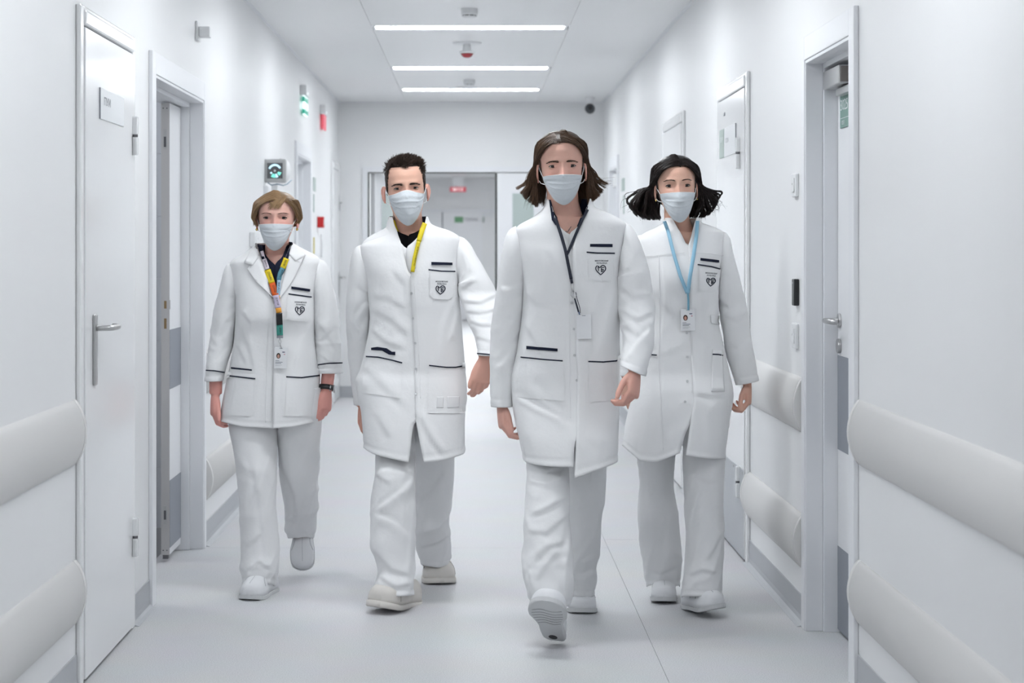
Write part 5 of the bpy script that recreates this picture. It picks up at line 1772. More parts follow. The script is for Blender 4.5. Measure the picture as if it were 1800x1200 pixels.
p.ribbon('cuff_trim', [(361.5, 650.5), (377, 651.5), (394, 654)], 2.0, M_NAVY, coat, off=.004)
p.ribbon('cuff_trim', [(558, 641), (580, 638), (602, 637.5)], 2.0, M_NAVY, coat, off=.004)
p.ribbon('front_seam', [(472, 560), (470, 640), (467, 742)], 0.9, M_CLOTH, coat, off=.0035)
# watch
bm = bmesh.new(); d_ = Vector((-.06, -.22, -1)).normalized()
for q in ((0.0235, 0.0195),):
    pass
def wrist_band(p, W, d, r, h, m_, name):
    d = Vector(d).normalized(); a = d.orthogonal().normalized(); b = d.cross(a)
    v = []
    for k in range(24):
        an = 2 * math.pi * k / 24
        for t in (-h / 2, h / 2): v.append(Vector(W) + d * t + (a * math.cos(an) + b * math.sin(an)) * r)
    f = [(2 * k, 2 * ((k + 1) % 24), 2 * ((k + 1) % 24) + 1, 2 * k + 1) for k in range(24)]
    return p.mesh(name, v, f, m_, None, True, 0.0025, 1)
wb = wrist_band(p, P(574, 681, p.Y0 - .01), (-.10, -.22, -1), 0.0285, 0.020, M_BLACK, 'watch_strap')
c = P(586, 684, p.Y0 - .005)
bm = bmesh.new(); cyl(bm, c, (1, -.15, .1), 0.017, 0.008, 24); p.put(obj('watch_case', bm, M_SNAP, None, False, 0.002), wb)
bm = bmesh.new(); cyl(bm, c + Vector((.008, -.001, .001)), (1, -.15, .1), 0.015, 0.001, 24); p.put(obj('watch_dial', bm, M_SIGNWHITE, None), wb)
p.ribbon('strap_buckle', [(580.5, 677), (579, 686)], 1.6, M_SNAP, wb, keys=('body',), off=.007)
# lanyard in coloured lengths
LY = {'white': mat('lanyard_white', (.75, .68, .76), .6), 'yellow': mat('lanyard_yellow', (.85, .66, .02), .6), 'orange': mat('lanyard_orange', (.80, .13, .02), .6), 'lilac': mat('lanyard_lilac', (.62, .56, .72), .6),
      'amber': mat('lanyard_amber', (.85, .38, .05), .6), 'teal': mat('lanyard_teal', (.06, .36, .30), .6), 'steel': mat('lanyard_blue', (.10, .28, .36), .6), 'sky': mat('lanyard_sky', (.36, .55, .72), .6), 'grey': mat('lanyard_grey', (.35, .36, .40), .6)}
KB = ('coat', 'shirt', 'body')
la = empty('lanyard', tuple(P(486, 545, p.Y0 - .14))); p.put(la)
def lan(p, pts, w, m_, name='strap', off=.010, par=None):
    o = p.ribbon(name, pts, w, m_, None, KB, off, .0012, 3.0, smooth_y=3)
    o.parent = None; p.put(o, None)
    return o
def lan_set(p, la, segs):
    inv = Matrix.Translation(-la.location)
    for pts, w, m_, txt, off, *kk in segs:
        o = p.ribbon('strap', pts, w, m_, None, kk[0] if kk else KB, off, .0012, 3.0, smooth_y=3)
        o.parent = la; o.matrix_parent_inverse = inv
        if txt:
            a, b = pts[0], pts[-1]
            ang = math.atan2(b[1] - a[1], b[0] - a[0])
            t_ = p.text('lettering', txt, (a[0] + b[0]) / 2 + 0.8, (a[1] + b[1]) / 2, math.dist(a, b) * .62, w * .34, M_BLACK, None, ang, KB, off + .002)
            vs_ = [v_.co.y for v_ in o.data.vertices]
            ym = min(vs_) - 0.0015
            for v_ in t_.data.vertices:
                co = v_.co; k = ym / co.y
                v_.co = Vector((co.x * k, ym, CH + (co.z - CH) * k))
            t_.parent = o
lan_set(p, la, [([(512, 432), (509, 441), (504, 453)], 5, LY['grey'], None, .006),
                ([(503.5, 454), (497, 471)], 10, LY['yellow'], 'ЛЮБЛЮ', .010), ([(497, 471), (492.5, 480), (490, 492)], 8, LY['steel'], 'МОСКВА', .010), ([(490, 492), (489, 519)], 6, LY['sky'], 'ВРАЧ', .010), ([(489, 519), (488, 537)], 6, LY['amber'], None, .010),
                ([(460, 441), (464, 455)], 5.5, LY['white'], None, .008), ([(464, 455), (470, 473)], 8, LY['white'], 'ЗАБОТА', .012), ([(470, 474), (478, 497)], 11, LY['yellow'], 'СПАСИБО', .012), ([(478, 497), (484.5, 518.5)], 11, LY['orange'], 'ЗДОРОВЬЕ', .012),
                ([(484.5, 518.5), (489, 541)], 10.5, LY['lilac'], 'ДОКТОР', .012), ([(489, 541), (490.5, 550)], 10, LY['amber'], None, .012),
                ([(490.5, 550), (491.5, 571)], 11, M_BLACK, None, .015), ([(491.5, 571), (492, 589)], 11, LY['teal'], 'ДОБРО', .012), ([(492, 589), (492, 594)], 11, LY['grey'], None, .012)])
inv = Matrix.Translation(-la.location)
h = p.ray(493, 604, KB)
tb = tube('clip_ring', [P(492, 594, h[0].y - .012), P(490, 600, h[0].y - .012), P(493, 606, h[0].y - .012), P(495, 612, h[0].y - .013), P(492, 608, h[0].y - .012), P(494, 600, h[0].y - .012), P(492, 594, h[0].y - .012)], 0.0012, M_STEEL)
tb.parent = la; tb.matrix_parent_inverse = inv
p.badge((493.5, 629), 23, 37, ang=2, hair=(0.03, 0.025, 0.02))

# ================================================================== man with the yellow lanyard
p = Person('person with cropped dark hair and a yellow lanyard in a long white coat', 7.375, 722)
rows = [(381, 683, 752, .0, .066, 689, 749), (393, 680, 757, 0, .070, 693, 747), (398, 679, 766, 0, .075, 695, 746), (404, 677, 786, 0, .082, 698, 745), (410, 672, 799, 0, .088, 700, 743), (417, 657, 808, 0, .095, 703, 741), (425, 642, 811, 0, .101, 706, 738), (433, 633, 811, 0, .106, 708, 736), (446, 632, 809, 0, .112, 711, 733),
        (471, 638, 806, -.004, .120, 718, 727), (490, 644, 806, -.006, .122, 723, 723), (527, 648, 808, -.004, .122, 724, 724), (560, 650, 811, 0, .122, 727, 727), (610, 643, 815, 0, .124, 730, 730), (650, 633, 818, 0, .128, 731, 731),
        (670, 626, 820, -.006, .136, 731, 731), (700, 630, 821, -.016, .146, 732, 732), (717, 634, 818, -.022, .151, 732, 732), (750, 637, 817, -.033, .16, 727, 737), (797, 640, 817, -.046, .17, 721, 747)]
slL = sleeve((634, 430), [(626, 434), (620, 444), (616, 462), (613, 485), (611, 505)], (654, 512), [(527, 609, 654, .03, .072), (560, 608, 651, .05, .07), (600, 610, 652, .08, .066), (643, 614, 652, .10, .06), (680, 618, 652, .12, .056), (711, 622, 650, .13, .052)])
slR = sleeve((800, 415), [(815, 418), (827, 430), (838, 450), (850, 470), (861, 490)], (806, 496), [(508, 806, 870, -.04, .076), (533, 812, 876, -.07, .074), (565, 822, 880, -.11, .072), (593, 834, 880, -.15, .066), (624, 840, 872, -.20, .052)])
cre = [([(652, 540), (690, 560), (722, 590)], .007, 7), ([(650, 575), (680, 600), (715, 612)], .006, 6), ([(690, 470), (716, 500), (722, 540)], .005, 7), ([(650, 520), (680, 520), (716, 540)], .004, 7), ([(800, 520), (780, 570), (770, 640)], .004, 8), ([(640, 640), (690, 690), (720, 720)], .006, 8),
       ([(735, 720), (760, 770), (782, 800)], .012, 6), ([(660, 720), (690, 770)], .006, 8), ([(808, 540), (790, 600)], .005, 7)]
cs_ = [([(650, 530), (625, 560)], .009, 6), ([(652, 545), (630, 600)], .007, 6), ([(615, 560), (640, 590)], .006, 6)]
cr_ = [([(812, 528), (845, 531), (876, 515)], .007, 4), ([(815, 545), (845, 549), (880, 540)], .006, 4), ([(822, 562), (850, 571), (880, 570)], .006, 4), ([(808, 508), (835, 490)], .005, 5), ([(835, 590), (870, 600)], .005, 5), ([(815, 440), (825, 480)], .005, 7)]
coat = p.coat(rows, slL, slR, ([(639, 784), (657, 791), (722, 804)], [(746, 804), (781, 801), (817, 794)], 788), 717, 2, creases=cre, slcL=cs_, slcR=cr_)
p.lining(6, M_NAVY)
p.shirt('tee_shirt', [(398, 684, 752, 0, .074, 692, 744), (405, 672, 764, 0, .082, 699, 738), (410, 655, 785, 0, .088, 708, 729), (414, 648, 790, 0, .092, 717, 719), (426, 640, 800, 0, .098, 718, 718), (500, 650, 800, 0, .105, 718, 718)], M_BLACKTEE, 0.016, 'tee')
p.shirt('scrub_top', [(396, 681, 755, 0, .069, 686, 750), (404, 668, 770, 0, .078, 690, 746), (414, 648, 792, 0, .088, 697, 738), (424, 636, 806, 0, .096, 704, 729), (437, 630, 812, 0, .104, 714, 716), (450, 632, 810, 0, .11, 716, 716), (520, 645, 806, 0, .114, 716, 716)], M_CLOTH, 0.008, 'scrub')
p.trousers([(690, 655, 728, -.02, .085), (792, 659, 729, -.06, .088), (827, 659, 732, -.13, .09), (884, 651, 732, -.16, .09), (947, 652, 731, -.19, .092), (1004, 663, 729, -.22, .088), (1025, 658, 728, -.24, .088), (1046, 653, 727, -.25, .092)],
           [(690, 728, 812, 0, .1), (796, 728, 798, .1, .09), (854, 728, 796, .15, .088), (917, 727, 790, .22, .085), (959, 728, 794, .3, .085), (991, 738, 788, .34, .078)], 9,
           [([(730, 840), (700, 870), (660, 900)], .010, 7), ([(725, 950), (690, 920), (655, 905)], .008, 7), ([(655, 960), (690, 1000), (725, 1010)], .010, 7), ([(665, 1010), (695, 1030), (725, 1025)], .010, 5), ([(728, 870), (720, 960), (715, 1020)], .007, 6), ([(660, 830), (690, 850)], .006, 6)],
           [([(790, 820), (760, 870), (735, 900)], .008, 7), ([(735, 960), (770, 950), (792, 935)], .010, 6), ([(740, 935), (770, 925), (788, 905)], .008, 6)], lifts=(6, 0))
p.head((714, 331), 390, 278, 67, roll=-3.5, dy=-0.02, yaw=3, ear=1.2, jaw=1.04)
SK2 = skin('tan', (0.73, 0.44, 0.335), (0.78, 0.40, 0.33))
neck(p, 0.060, 425, 718)
torso(p, rows, 4, 0.03)
W1 = P(637, 712, p.Y0 + .14); W2 = P(853, 628, p.Y0 - .205)
arm(p, slL, W1); arm(p, slR, W2)
p.hand(W1, (-.10, .05, -1), (-1, .2, 0), -1, ((25, 35, 25),) * 4, 0.8)
p.hand(W2, (-.10, -.16, -1), (.42, -.90, .0), 1, ((24, 34, 22), (28, 36, 24), (32, 38, 26), (36, 40, 28)), 1.0, thumb=(.90, .40, -.15), tcurl=.45)
leg(p, p.legs[0], P(692, 1020, p.Y0 - .16)); leg(p, p.legs[1], P(764, 968, p.Y0 + .38))
p.build_body(SK2)
p.face_parts(('grey', (0.09, 0.085, 0.08)), ('dark', (0.03, 0.018, 0.013)), brow_z=0.0128, brow_w=0.0066, brow_arch=0.0025, squint=0.66, mask_top=0.002, mask_nose=0.012, mask_drop=0.002, lash=0.001)
p.shoe((663, 1071), 7.02, 0.30, 0.128, -24, -7, 3, 'croc', M_CROC, height=0.118)
p.shoe((776, 1029), 7.64, 0.29, 0.124, 8, 0, 0, 'croc', M_CROC, height=0.118)
rnd = random.Random(8); S = []
def hairline2(az):
    aa = abs(az)
    if aa < 30: return 0.199 - 0.004 * math.exp(-(az / 14) ** 2)
    if aa < 110: return 0.199 - (0.199 - 0.108) * float(sm(42, 78, aa)) + 0.007 * math.exp(-((aa - 36) / 12) ** 2)
    return 0.07
for i in range(5200):
    az = rnd.uniform(-180, 180); z = 0.07 + 0.1645 * rnd.random() ** 0.55
    zl = hairline2(az)
    if z < zl + 0.002: continue
    aa = abs(az)
    r = p.skull(az, z, 1.0, 0.0015)
    top = float(sm(0.178, 0.212, z))
    nrm = Vector((r.x / 0.075 ** 2, (r.y - 0.008) / 0.092 ** 2, (r.z - 0.13) / 0.105 ** 2)).normalized()
    L = 0.006 + 0.013 * top * rnd.uniform(0.6, 1.15)
    comb = Vector((0.10 + 0.35 * vnoise(az / 25, z * 60) + rnd.uniform(-.2, .2), -0.35 + rnd.uniform(-.3, .3), 0.35)) * top + Vector((0, 0.35, -0.9)) * (1 - top)
    d1 = (nrm * (0.10 + 0.22 * top) + comb + Vector((-1.5 * r.x, 0, 0.25)) * top).normalized(); d2 = (nrm * (0.02 + 0.1 * top) + comb + Vector((0.1, 0.35, -0.1)) * top).normalized()
    S.append([r, r + d1 * L * 0.35, r + d1 * L * 0.6 + d2 * L * 0.25, r + d1 * L * 0.75 + d2 * L * 0.6])
p.hair(S, (0.040, 0.025, 0.019), r=0.0011, cap=p.cap_mesh(0.108, 0.0025, open_az=64, zfront=0.203), seed=2, vary=0.5, rough=0.5)
pk = p.quad('breast_pocket', [(756, 478), (797, 480), (796, 527), (755, 525)], M_CLOTH, coat, off=.0030, th=0, round_=0.25)
p.ribbon('navy_trim', [(753, 474), (775, 476.5), (799.5, 477)], 2.2, M_NAVY, coat, off=.0045)
p.quad('navy_flash', [(758, 460.5), (794.5, 461.5), (794.5, 466), (758, 465.5)], M_NAVY, coat, off=.005)
p.logo(pk, 776, 497, 774, 509.5, 16.5, 0.02)
p.quad('pocket', [(643, 622), (708, 634), (704, 700), (636, 690)], M_CLOTH, coat, off=.0030, th=0, nv=14)
p.ribbon('navy_trim', [(644, 626.5), (665, 627.5), (690, 633), (707, 637.5)], 2.2, M_NAVY, coat, off=.0045)
p.poly('navy_flash', [(653, 611), (664, 609.5), (680, 612), (689, 618), (695, 618), (695, 624), (684, 623), (672, 616), (653, 615)], M_NAVY, coat, off=.0035, th=.001)
p.quad('pocket', [(754, 636), (818, 637), (818, 726), (752, 726)], M_CLOTH, coat, off=.0030, th=0, nv=16)
p.ribbon('navy_trim', [(754, 642), (785, 645.5), (800, 645.5), (818, 642)], 2.2, M_NAVY, coat, off=.0045)
pc = p.quad('card_in_pocket', [(758, 694), (814, 692), (814, 722), (756, 722)], M_CLOTH, coat, off=.0030, th=0)
p.quad('card_mark', [(768, 697), (780, 697), (779, 717), (767, 717)], mat('cloth_tint', (0.80, 0.806, 0.818), 0.8), pc, off=.0036, th=.0004)
p.quad('card_mark', [(786, 697), (808, 696), (807, 716), (786, 717)], mat('cloth_tint', (0.80, 0.806, 0.818), 0.8), pc, off=.0036, th=.0004)
p.ribbon('cuff_trim', [(839.5, 621), (848, 622), (858, 623), (866, 624)], 2.0, M_NAVY, coat, off=.004)
for x, y in ((716, 471), (728.5, 471), (723, 515), (726, 559), (730, 603), (731, 648), (731, 692)): p.snap(x, y, coat)
p.ribbon('front_seam', [(729, 500), (733, 560), (738, 640), (739, 700)], 0.8, M_CLOTH, coat, off=.0035)
la = empty('lanyard', tuple(P(735, 440, p.Y0 - .12))); p.put(la)
KB = ('coat', 'tee', 'scrub', 'body')
M_LY = mat('lanyard_bright_yellow', (.72, .58, .01), .55)
lan_set(p, la, [([(747, 392), (742, 404), (736, 424)], 8.5, M_LY, None, .010), ([(736, 424), (729, 452), (725, 478)], 7.0, M_LY, 'КОРОНАВИРУС', .010), ([(690, 388), (694, 400), (699, 414)], 8, M_LY, None, .004, ('body',))])

# ================================================================== tall man in front
p = Person('tall person with shoulder-length brown hair and a dark lanyard, striding in front', 6.84, 995)
rows = [(350, 960, 1041, .012, .066, 966, 1035), (362, 957, 1044, .008, .069, 968, 1031), (368, 953, 1054, .006, .073, 970, 1028), (374, 947, 1069, .004, .079, 972, 1026), (381, 937, 1083, .002, .086, 974, 1022), (389, 923, 1096, .0, .093, 978, 1019), (397, 910, 1101, 0, .099, 982, 1016), (405, 905, 1100, 0, .104, 985, 1013), (420, 906, 1097, 0, .112, 992, 1009), (443, 910, 1093, -.006, .12, 1001, 1003),
        (470, 916, 1088, -.008, .124, 1003, 1003), (497, 919, 1087, -.006, .124, 1004, 1004), (540, 918, 1090, 0, .12, 1006, 1006), (580, 914, 1089, 0, .12, 1008, 1008), (630, 906, 1089, 0, .124, 1010, 1010), (665, 897, 1089, 0, .13, 1011, 1011), (700, 899, 1088, -.01, .138, 1010, 1010),
        (744, 905, 1087, -.03, .155, 1009, 1009), (770, 911, 1086, -.045, .165, 1004, 1008), (812, 919, 1085, -.06, .175, 1001, 1005)]
slL = sleeve((907, 397), [(898, 402), (890, 413), (885, 431), (880, 456), (876, 480)], (925, 486), [(497, 875, 924, .015, .072), (530, 870, 920, .02, .07), (568, 864, 917, .03, .067), (604, 861, 912, .03, .063), (640, 860, 907, .02, .06), (680, 861, 903, .01, .056), (714, 864, 900, 0, .052)])
slR = sleeve((1099, 391), [(1108, 396), (1116, 407), (1126, 429), (1135, 455), (1141, 478)], (1083, 484), [(505, 1083, 1146, -.03, .072, 0), (540, 1087, 1150, -.05, .07, 0), (575, 1092, 1150, -.09, .068, 2), (604, 1095, 1147, -.13, .066, 5), (630, 1093, 1141, -.17, .062, 7), (652, 1092, 1135, -.20, .056, 9)])
cre = [([(922, 510), (945, 530), (990, 540)], .006, 8), ([(918, 560), (945, 600), (960, 640)], .006, 8), ([(1085, 500), (1065, 560), (1050, 630)], .005, 9), ([(905, 690), (950, 715), (985, 732), (1006, 752)], -.016, 6), ([(930, 660), (960, 700), (1000, 730)], -.008, 7),
       ([(1020, 480), (1035, 560)], .004, 9), ([(960, 430), (985, 470), (1000, 520)], .005, 8), ([(1030, 760), (1060, 790)], .005, 9), ([(1015, 700), (1012, 800)], .005, 8), ([(920, 600), (930, 680)], .005, 8)]
cs_ = [([(922, 500), (895, 510), (878, 505)], .007, 6), ([(920, 520), (895, 560)], .007, 7), ([(912, 600), (885, 640), (870, 650)], .006, 7), ([(905, 560), (880, 600)], .005, 7)]
cr_ = [([(1090, 500), (1115, 520), (1146, 515)], .007, 6), ([(1092, 540), (1120, 560), (1148, 545)], .007, 6), ([(1098, 570), (1125, 590)], .007, 6), ([(1146, 575), (1115, 610), (1100, 635)], .008, 6), ([(1085, 430), (1100, 480)], .006, 7), ([(1100, 410), (1120, 450)], .004, 7)]
coat = p.coat(rows, slL, slR, ([(919, 808), (960, 810), (1002, 811)], [(1004, 830), (1040, 818), (1085, 807)], 805), 744, 3, creases=cre, slcL=cs_, slcR=cr_)
p.lining(8, M_NAVY)
p.shirt('tee_shirt', [(382, 940, 1064, .002, .075, 966, 1030), (390, 920, 1084, 0, .084, 974, 1022), (402, 906, 1098, 0, .094, 986, 1010), (412, 903, 1100, 0, .102, 996, 999), (420, 903, 1100, 0, .106, 998, 998), (470, 915, 1095, -.004, .115, 998, 998)], M_CLOTH, 0.010, 'scrub')
p.trousers([(690, 930, 1000, -.02, .085), (811, 924, 1000, -.08, .088), (857, 925, 1001, -.14, .09), (911, 921, 1002, -.2, .088), (973, 919, 1006, -.25, .088), (1010, 921, 1008, -.28, .09), (1040, 926, 1005, -.30, .088), (1063, 936, 998, -.31, .082)],
           [(680, 1000, 1080, .02, .1), (813, 998, 1066, .08, .09), (869, 999, 1062, .1, .085), (923, 1000, 1055, .14, .08), (973, 1001, 1053, .2, .08), (998, 1000, 1047, .24, .078), (1015, 999, 1050, .26, .08), (1047, 1000, 1045, .28, .074)], 13,
           [([(925, 820), (960, 828), (1000, 815)], .007, 4), ([(928, 845), (965, 852), (1000, 835)], .008, 5), ([(930, 905), (955, 895), (1000, 870)], .011, 6), ([(925, 930), (960, 935), (1000, 900)], .008, 6), ([(935, 990), (960, 960), (995, 950)], .009, 6), ([(940, 1020), (965, 985), (985, 965)], .009, 6), ([(930, 1000), (940, 1040)], .008, 5), ([(1000, 940), (990, 1040)], .007, 6)],
           [([(1055, 900), (1045, 940), (1010, 990)], .009, 7), ([(1050, 1000), (1025, 1015), (1005, 1012)], .010, 5), ([(1048, 975), (1020, 990)], .007, 5)], lifts=(4, 4))
p.head((989, 292), 354, 230, 74, roll=-2, dy=-0.02, ear=1.35)
SK3 = skin('fair', (0.75, 0.45, 0.36), (0.80, 0.42, 0.35))
neck(p, 0.0605, 398, 999)
torso(p, rows, 4, 0.03)
W1 = P(882, 708, p.Y0 + .005); W2 = P(1116, 650, p.Y0 - .21)
arm(p, slL, W1); arm(p, slR, W2)
p.hand(W1, (.02, -.22, -1), (-1, -.22, 0), -1, ((30, 42, 26), (34, 44, 26), (40, 48, 28), (46, 50, 30)), 0.95, thumb=(.93, .30, -.35), tcurl=.5)
p.hand(W2, (-.10, -.40, -1), (.88, -.45, .2), 1, ((34, 52, 30), (42, 56, 34), (46, 58, 36), (50, 60, 38)), 1.02, thumb=(.80, .45, -.45), tcurl=.45)
leg(p, p.legs[0], P(965, 1045, p.Y0 - .25)); leg(p, p.legs[1], P(1024, 1022, p.Y0 + .33))
p.build_body(SK3)
p.face_parts(('hazel', (0.06, 0.045, 0.035)), ('brown2', (0.07, 0.042, 0.026)), brow_z=0.0138, brow_w=0.0055, brow_arch=0.0018, squint=0.8, mask_top=-0.007, mask_drop=0.0, lash=0.0009)
p.shoe((974, 1127), 6.52, 0.285, 0.122, -13, -37, 4, 'tread', hold='heel')
p.shoe((1024, 1081), 7.03, 0.28, 0.108, -3, 0, 0, 'clog')
def tips3(sd, az, t, r, q, w, p4):
    if az > 140:
        k = math.sin(math.radians(az))
        return [Vector((sd * (0.04 + 0.06 * k), 0.090, 0.07)), Vector((sd * (0.050 + 0.065 * k), 0.085, -0.010 + 0.03 * q))]
    c = r ** 1.7
    x = 0.086 + 0.070 * c; z = -0.012 + 0.066 * c ** 1.4 + 0.012 * q
    y = p4.y + 0.012 * w - 0.01
    ax = abs(p4.x)
    mixx = lambda k: ax + (x - ax) * k
    return [Vector((sd * (mixx(0.30) + 0.004), p4.y, p4.z + (z - p4.z) * 0.40)), Vector((sd * (mixx(0.58) + 0.002), (p4.y + y) / 2, p4.z + (z - p4.z) * 0.76)), Vector((sd * (x + 0.006 * q), y, z))]
S = long_hair(p, 4200, -0.010, 66, tips3, 3, locks=120)
p.hair(S, (0.080, 0.045, 0.027), r=0.00105, tipc=0.55, cap=p.cap_mesh(0.06, 0.005, open_az=80, zfront=0.197), seed=3, vary=0.6)
p.poly('collar_facing', [(966, 351), (969, 351), (974, 370), (980, 384), (977, 397), (970, 387), (968, 370)], M_NAVY, coat, ('coat', 'body'), .006, .001, 3)
p.poly('collar_facing', [(1036, 351), (1032, 351), (1024, 374), (1014, 398), (1017, 400), (1026, 382), (1032, 368)], M_NAVY, coat, ('coat', 'body'), .006, .001, 3)
pk = p.quad('breast_pocket', [(1034, 446), (1078, 447), (1077, 494), (1035, 493)], M_CLOTH, coat, off=.0030, th=0, round_=0.25)
p.ribbon('navy_trim', [(1031, 443.2), (1050, 444.6), (1080, 445)], 2.2, M_NAVY, coat, off=.0045)
p.quad('navy_flash', [(1037, 429), (1076, 429), (1076, 434.3), (1037, 433.8)], M_NAVY, coat, off=.005)
p.logo(pk, 1057, 460.5, 1055.5, 474.5, 18, 0.0)
p.quad('pocket', [(916, 620), (990, 627), (992, 705), (908, 698)], M_CLOTH, coat, off=.0030, th=0, nv=16)
p.ribbon('navy_trim', [(916, 627.5), (950, 631), (989, 634)], 2.2, M_NAVY, coat, off=.0045)
p.quad('navy_flash', [(926, 608), (980, 612.5), (980, 617.5), (926, 613.5)], M_NAVY, coat, off=.0055)
p.quad('pocket', [(1034, 622), (1090, 622), (1090, 704), (1036, 706)], M_CLOTH, coat, off=.0030, th=0, nv=16)
p.ribbon('navy_trim', [(1034, 635), (1060, 636), (1082, 634), (1090, 631)], 2.2, M_NAVY, coat, off=.0045)
for x, y in ((1000, 443), (1005, 532), (1009, 578), (1010, 624), (1014, 668)): p.snap(x, y, coat)
p.ribbon('front_seam', [(1000, 470), (1001, 540), (1002, 640), (1003, 735)], 0.8, M_CLOTH, coat, off=.0035)
la = empty('lanyard', tuple(P(1000, 480, p.Y0 - .13))); p.put(la)
KB = ('coat', 'scrub', 'body')
M_LN = mat('lanyard_navy', (.014, .018, .035), .6)
lan_set(p, la, [([(1033, 368), (1024, 385), (1012, 412), (1000, 440), (996, 448)], 5, M_LN, None, .010), ([(976, 382), (987, 415), (994, 440), (999, 465), (1004, 490)], 5.4, M_LN, None, .012), ([(1004, 490), (1005.5, 498)], 4.5, M_LN, None, .012)])
inv = Matrix.Translation(-la.location)
yy = p.ray(1006, 500, ('coat',))[0].y - .014
for nm, pts, r_, m_ in (('metal_clip', [(1005.5, 498), (1006, 508), (1007, 513)], .0042, M_STEEL), ('clip_loop', [(1004, 513), (1003.5, 519), (1007, 523), (1012, 522), (1014, 516)], .0012, M_STEEL),
                        ('cord', [(1012, 513), (1014, 524), (1019, 540), (1020, 550)], .0012, M_LN), ('cord', [(1010, 524), (1013, 534), (1017, 548)], .003, M_LN), ('cord', [(1014, 538), (1019, 553)], .0022, mat('lanyard_cord_blue', (.08, .12, .25), .6))):
    o = tube(nm, [P(x, y, yy) for x, y in pts], r_, m_); o.parent = la; o.matrix_parent_inverse = inv
p.badge((1026.5, 574), 26, 43, ang=-1, blank=True)
M_TAT = mat('faded_ink', (0.20, 0.14, 0.13), 0.6)
for pts in ([(990, 405), (993, 407.5), (996, 406)], [(994, 409), (998, 407), (1001, 403)], [(999, 405), (1002, 401), (1004, 398)], [(991, 408), (995, 410.5)]):
    p.ribbon('tattoo', pts, 1.3, M_TAT, p.body, keys=('body',), off=.0008, th=.0003, step=1.5)

# ================================================================== woman with the blue lanyard (right)
p = Person('person with windblown black hair and a light blue lanyard in a long white coat', 7.165, 1195)
rows = [(383, 1168, 1230, 0, .060, 1179, 1221), (391, 1166, 1233, 0, .063, 1183, 1218), (396, 1158, 1246, 0, .069, 1186, 1216), (402, 1146, 1262, 0, .077, 1189, 1214), (408, 1134, 1271, 0, .085, 1192, 1212), (415, 1126, 1273, 0, .092, 1195, 1210), (424, 1122, 1272, 0, .099, 1199, 1207), (434, 1123, 1272, 0, .106, 1203, 1204), (455, 1127, 1268, -.004, .116, 1206, 1206), (490, 1134, 1262, -.010, .126, 1207, 1207),
        (530, 1136, 1262, -.004, .118, 1207, 1207), (560, 1136, 1262, 0, .112, 1207, 1207), (603, 1130, 1270, 0, .116, 1208, 1208), (650, 1122, 1280, 0, .124, 1210, 1210), (690, 1112, 1287, -.01, .14, 1212, 1212), (740, 1102, 1281, -.02, .15, 1202, 1205), (798, 1094, 1273, -.03, .16, 1187, 1197)]
slL = sleeve((1129, 412), [(1120, 414), (1114, 424), (1109, 445), (1106, 465), (1104, 480)], (1140, 490), [(533, 1096, 1140, 0, .064), (600, 1092, 1132, .02, .06), (660, 1088, 1120, .01, .05)], .054, .068)
slR = sleeve((1270, 406), [(1277, 410), (1283, 420), (1287, 438), (1292, 458), (1298, 480)], (1259, 486), [(497, 1257, 1302, .01, .066, 0), (533, 1262, 1310, .02, .064, 0), (575, 1268, 1317, .02, .06, 0), (617, 1276, 1325, .02, .058, -1), (645, 1284, 1330, .02, .055, -2), (672, 1293, 1333, .02, .05, -4)], .054, .068)
cre = [([(1262, 530), (1245, 560), (1235, 600)], .005, 7), ([(1140, 500), (1175, 540), (1195, 560)], .005, 8), ([(1160, 440), (1170, 520), (1165, 600)], .004, 8), ([(1250, 470), (1240, 560), (1245, 640)], .004, 8), ([(1285, 695), (1250, 700), (1214, 692)], -.006, 5), ([(1165, 640), (1160, 780)], .004, 8), ([(1240, 700), (1245, 790)], .004, 8)]
cr_ = [([(1262, 520), (1285, 540)], .007, 6), ([(1266, 550), (1295, 560), (1312, 545)], .005, 6), ([(1275, 600), (1300, 610)], .005, 6), ([(1320, 590), (1290, 650)], .005, 7)]
coat = p.coat(rows, slL, slR, ([(1089, 776), (1120, 803), (1147, 804), (1187, 788)], [(1197, 792), (1235, 798), (1273, 801)], 785), 690, 4, creases=cre, slcR=cr_)
p.trousers([(690, 1110, 1200, 0, .1), (803, 1120, 1186, .05, .09), (855, 1125, 1184, .07, .086), (905, 1121, 1191, .1, .086), (940, 1124, 1196, .13, .086), (977, 1128, 1199, .16, .088), (1015, 1136, 1197, .19, .088), (1031, 1139, 1195, .2, .086)],
           [(690, 1195, 1285, -.02, .1), (801, 1200, 1273, -.04, .09), (870, 1202, 1271, -.06, .088), (947, 1204, 1273, -.08, .09), (1000, 1202, 1272, -.10, .092), (1050, 1200, 1269, -.12, .09)], 17,
           [([(1130, 990), (1160, 1005), (1194, 990)], .008, 6), ([(1140, 830), (1150, 950)], .006, 8), ([(1185, 880), (1170, 980)], .006, 7)],
           [([(1205, 960), (1225, 880), (1235, 850)], .010, 7), ([(1240, 985), (1255, 960), (1268, 935)], .008, 6), ([(1210, 1010), (1235, 1000), (1262, 1005)], .010, 5), ([(1215, 830), (1245, 845), (1268, 840)], .006, 6)])
p.head((1192.5, 326.5), 384, 274, 66, roll=-2, dy=-0.02, ear=0.7, jaw=0.93)
SK4 = skin('olive', (0.76, 0.47, 0.36), (0.78, 0.43, 0.34))
neck(p, 0.050, 420, 1200)
torso(p, rows, 4, 0.028)
W1 = P(1103, 664, p.Y0 + .0); W2 = P(1313, 672, p.Y0 + .02)
arm(p, slL, W1, 0.04); arm(p, slR, W2, 0.04)
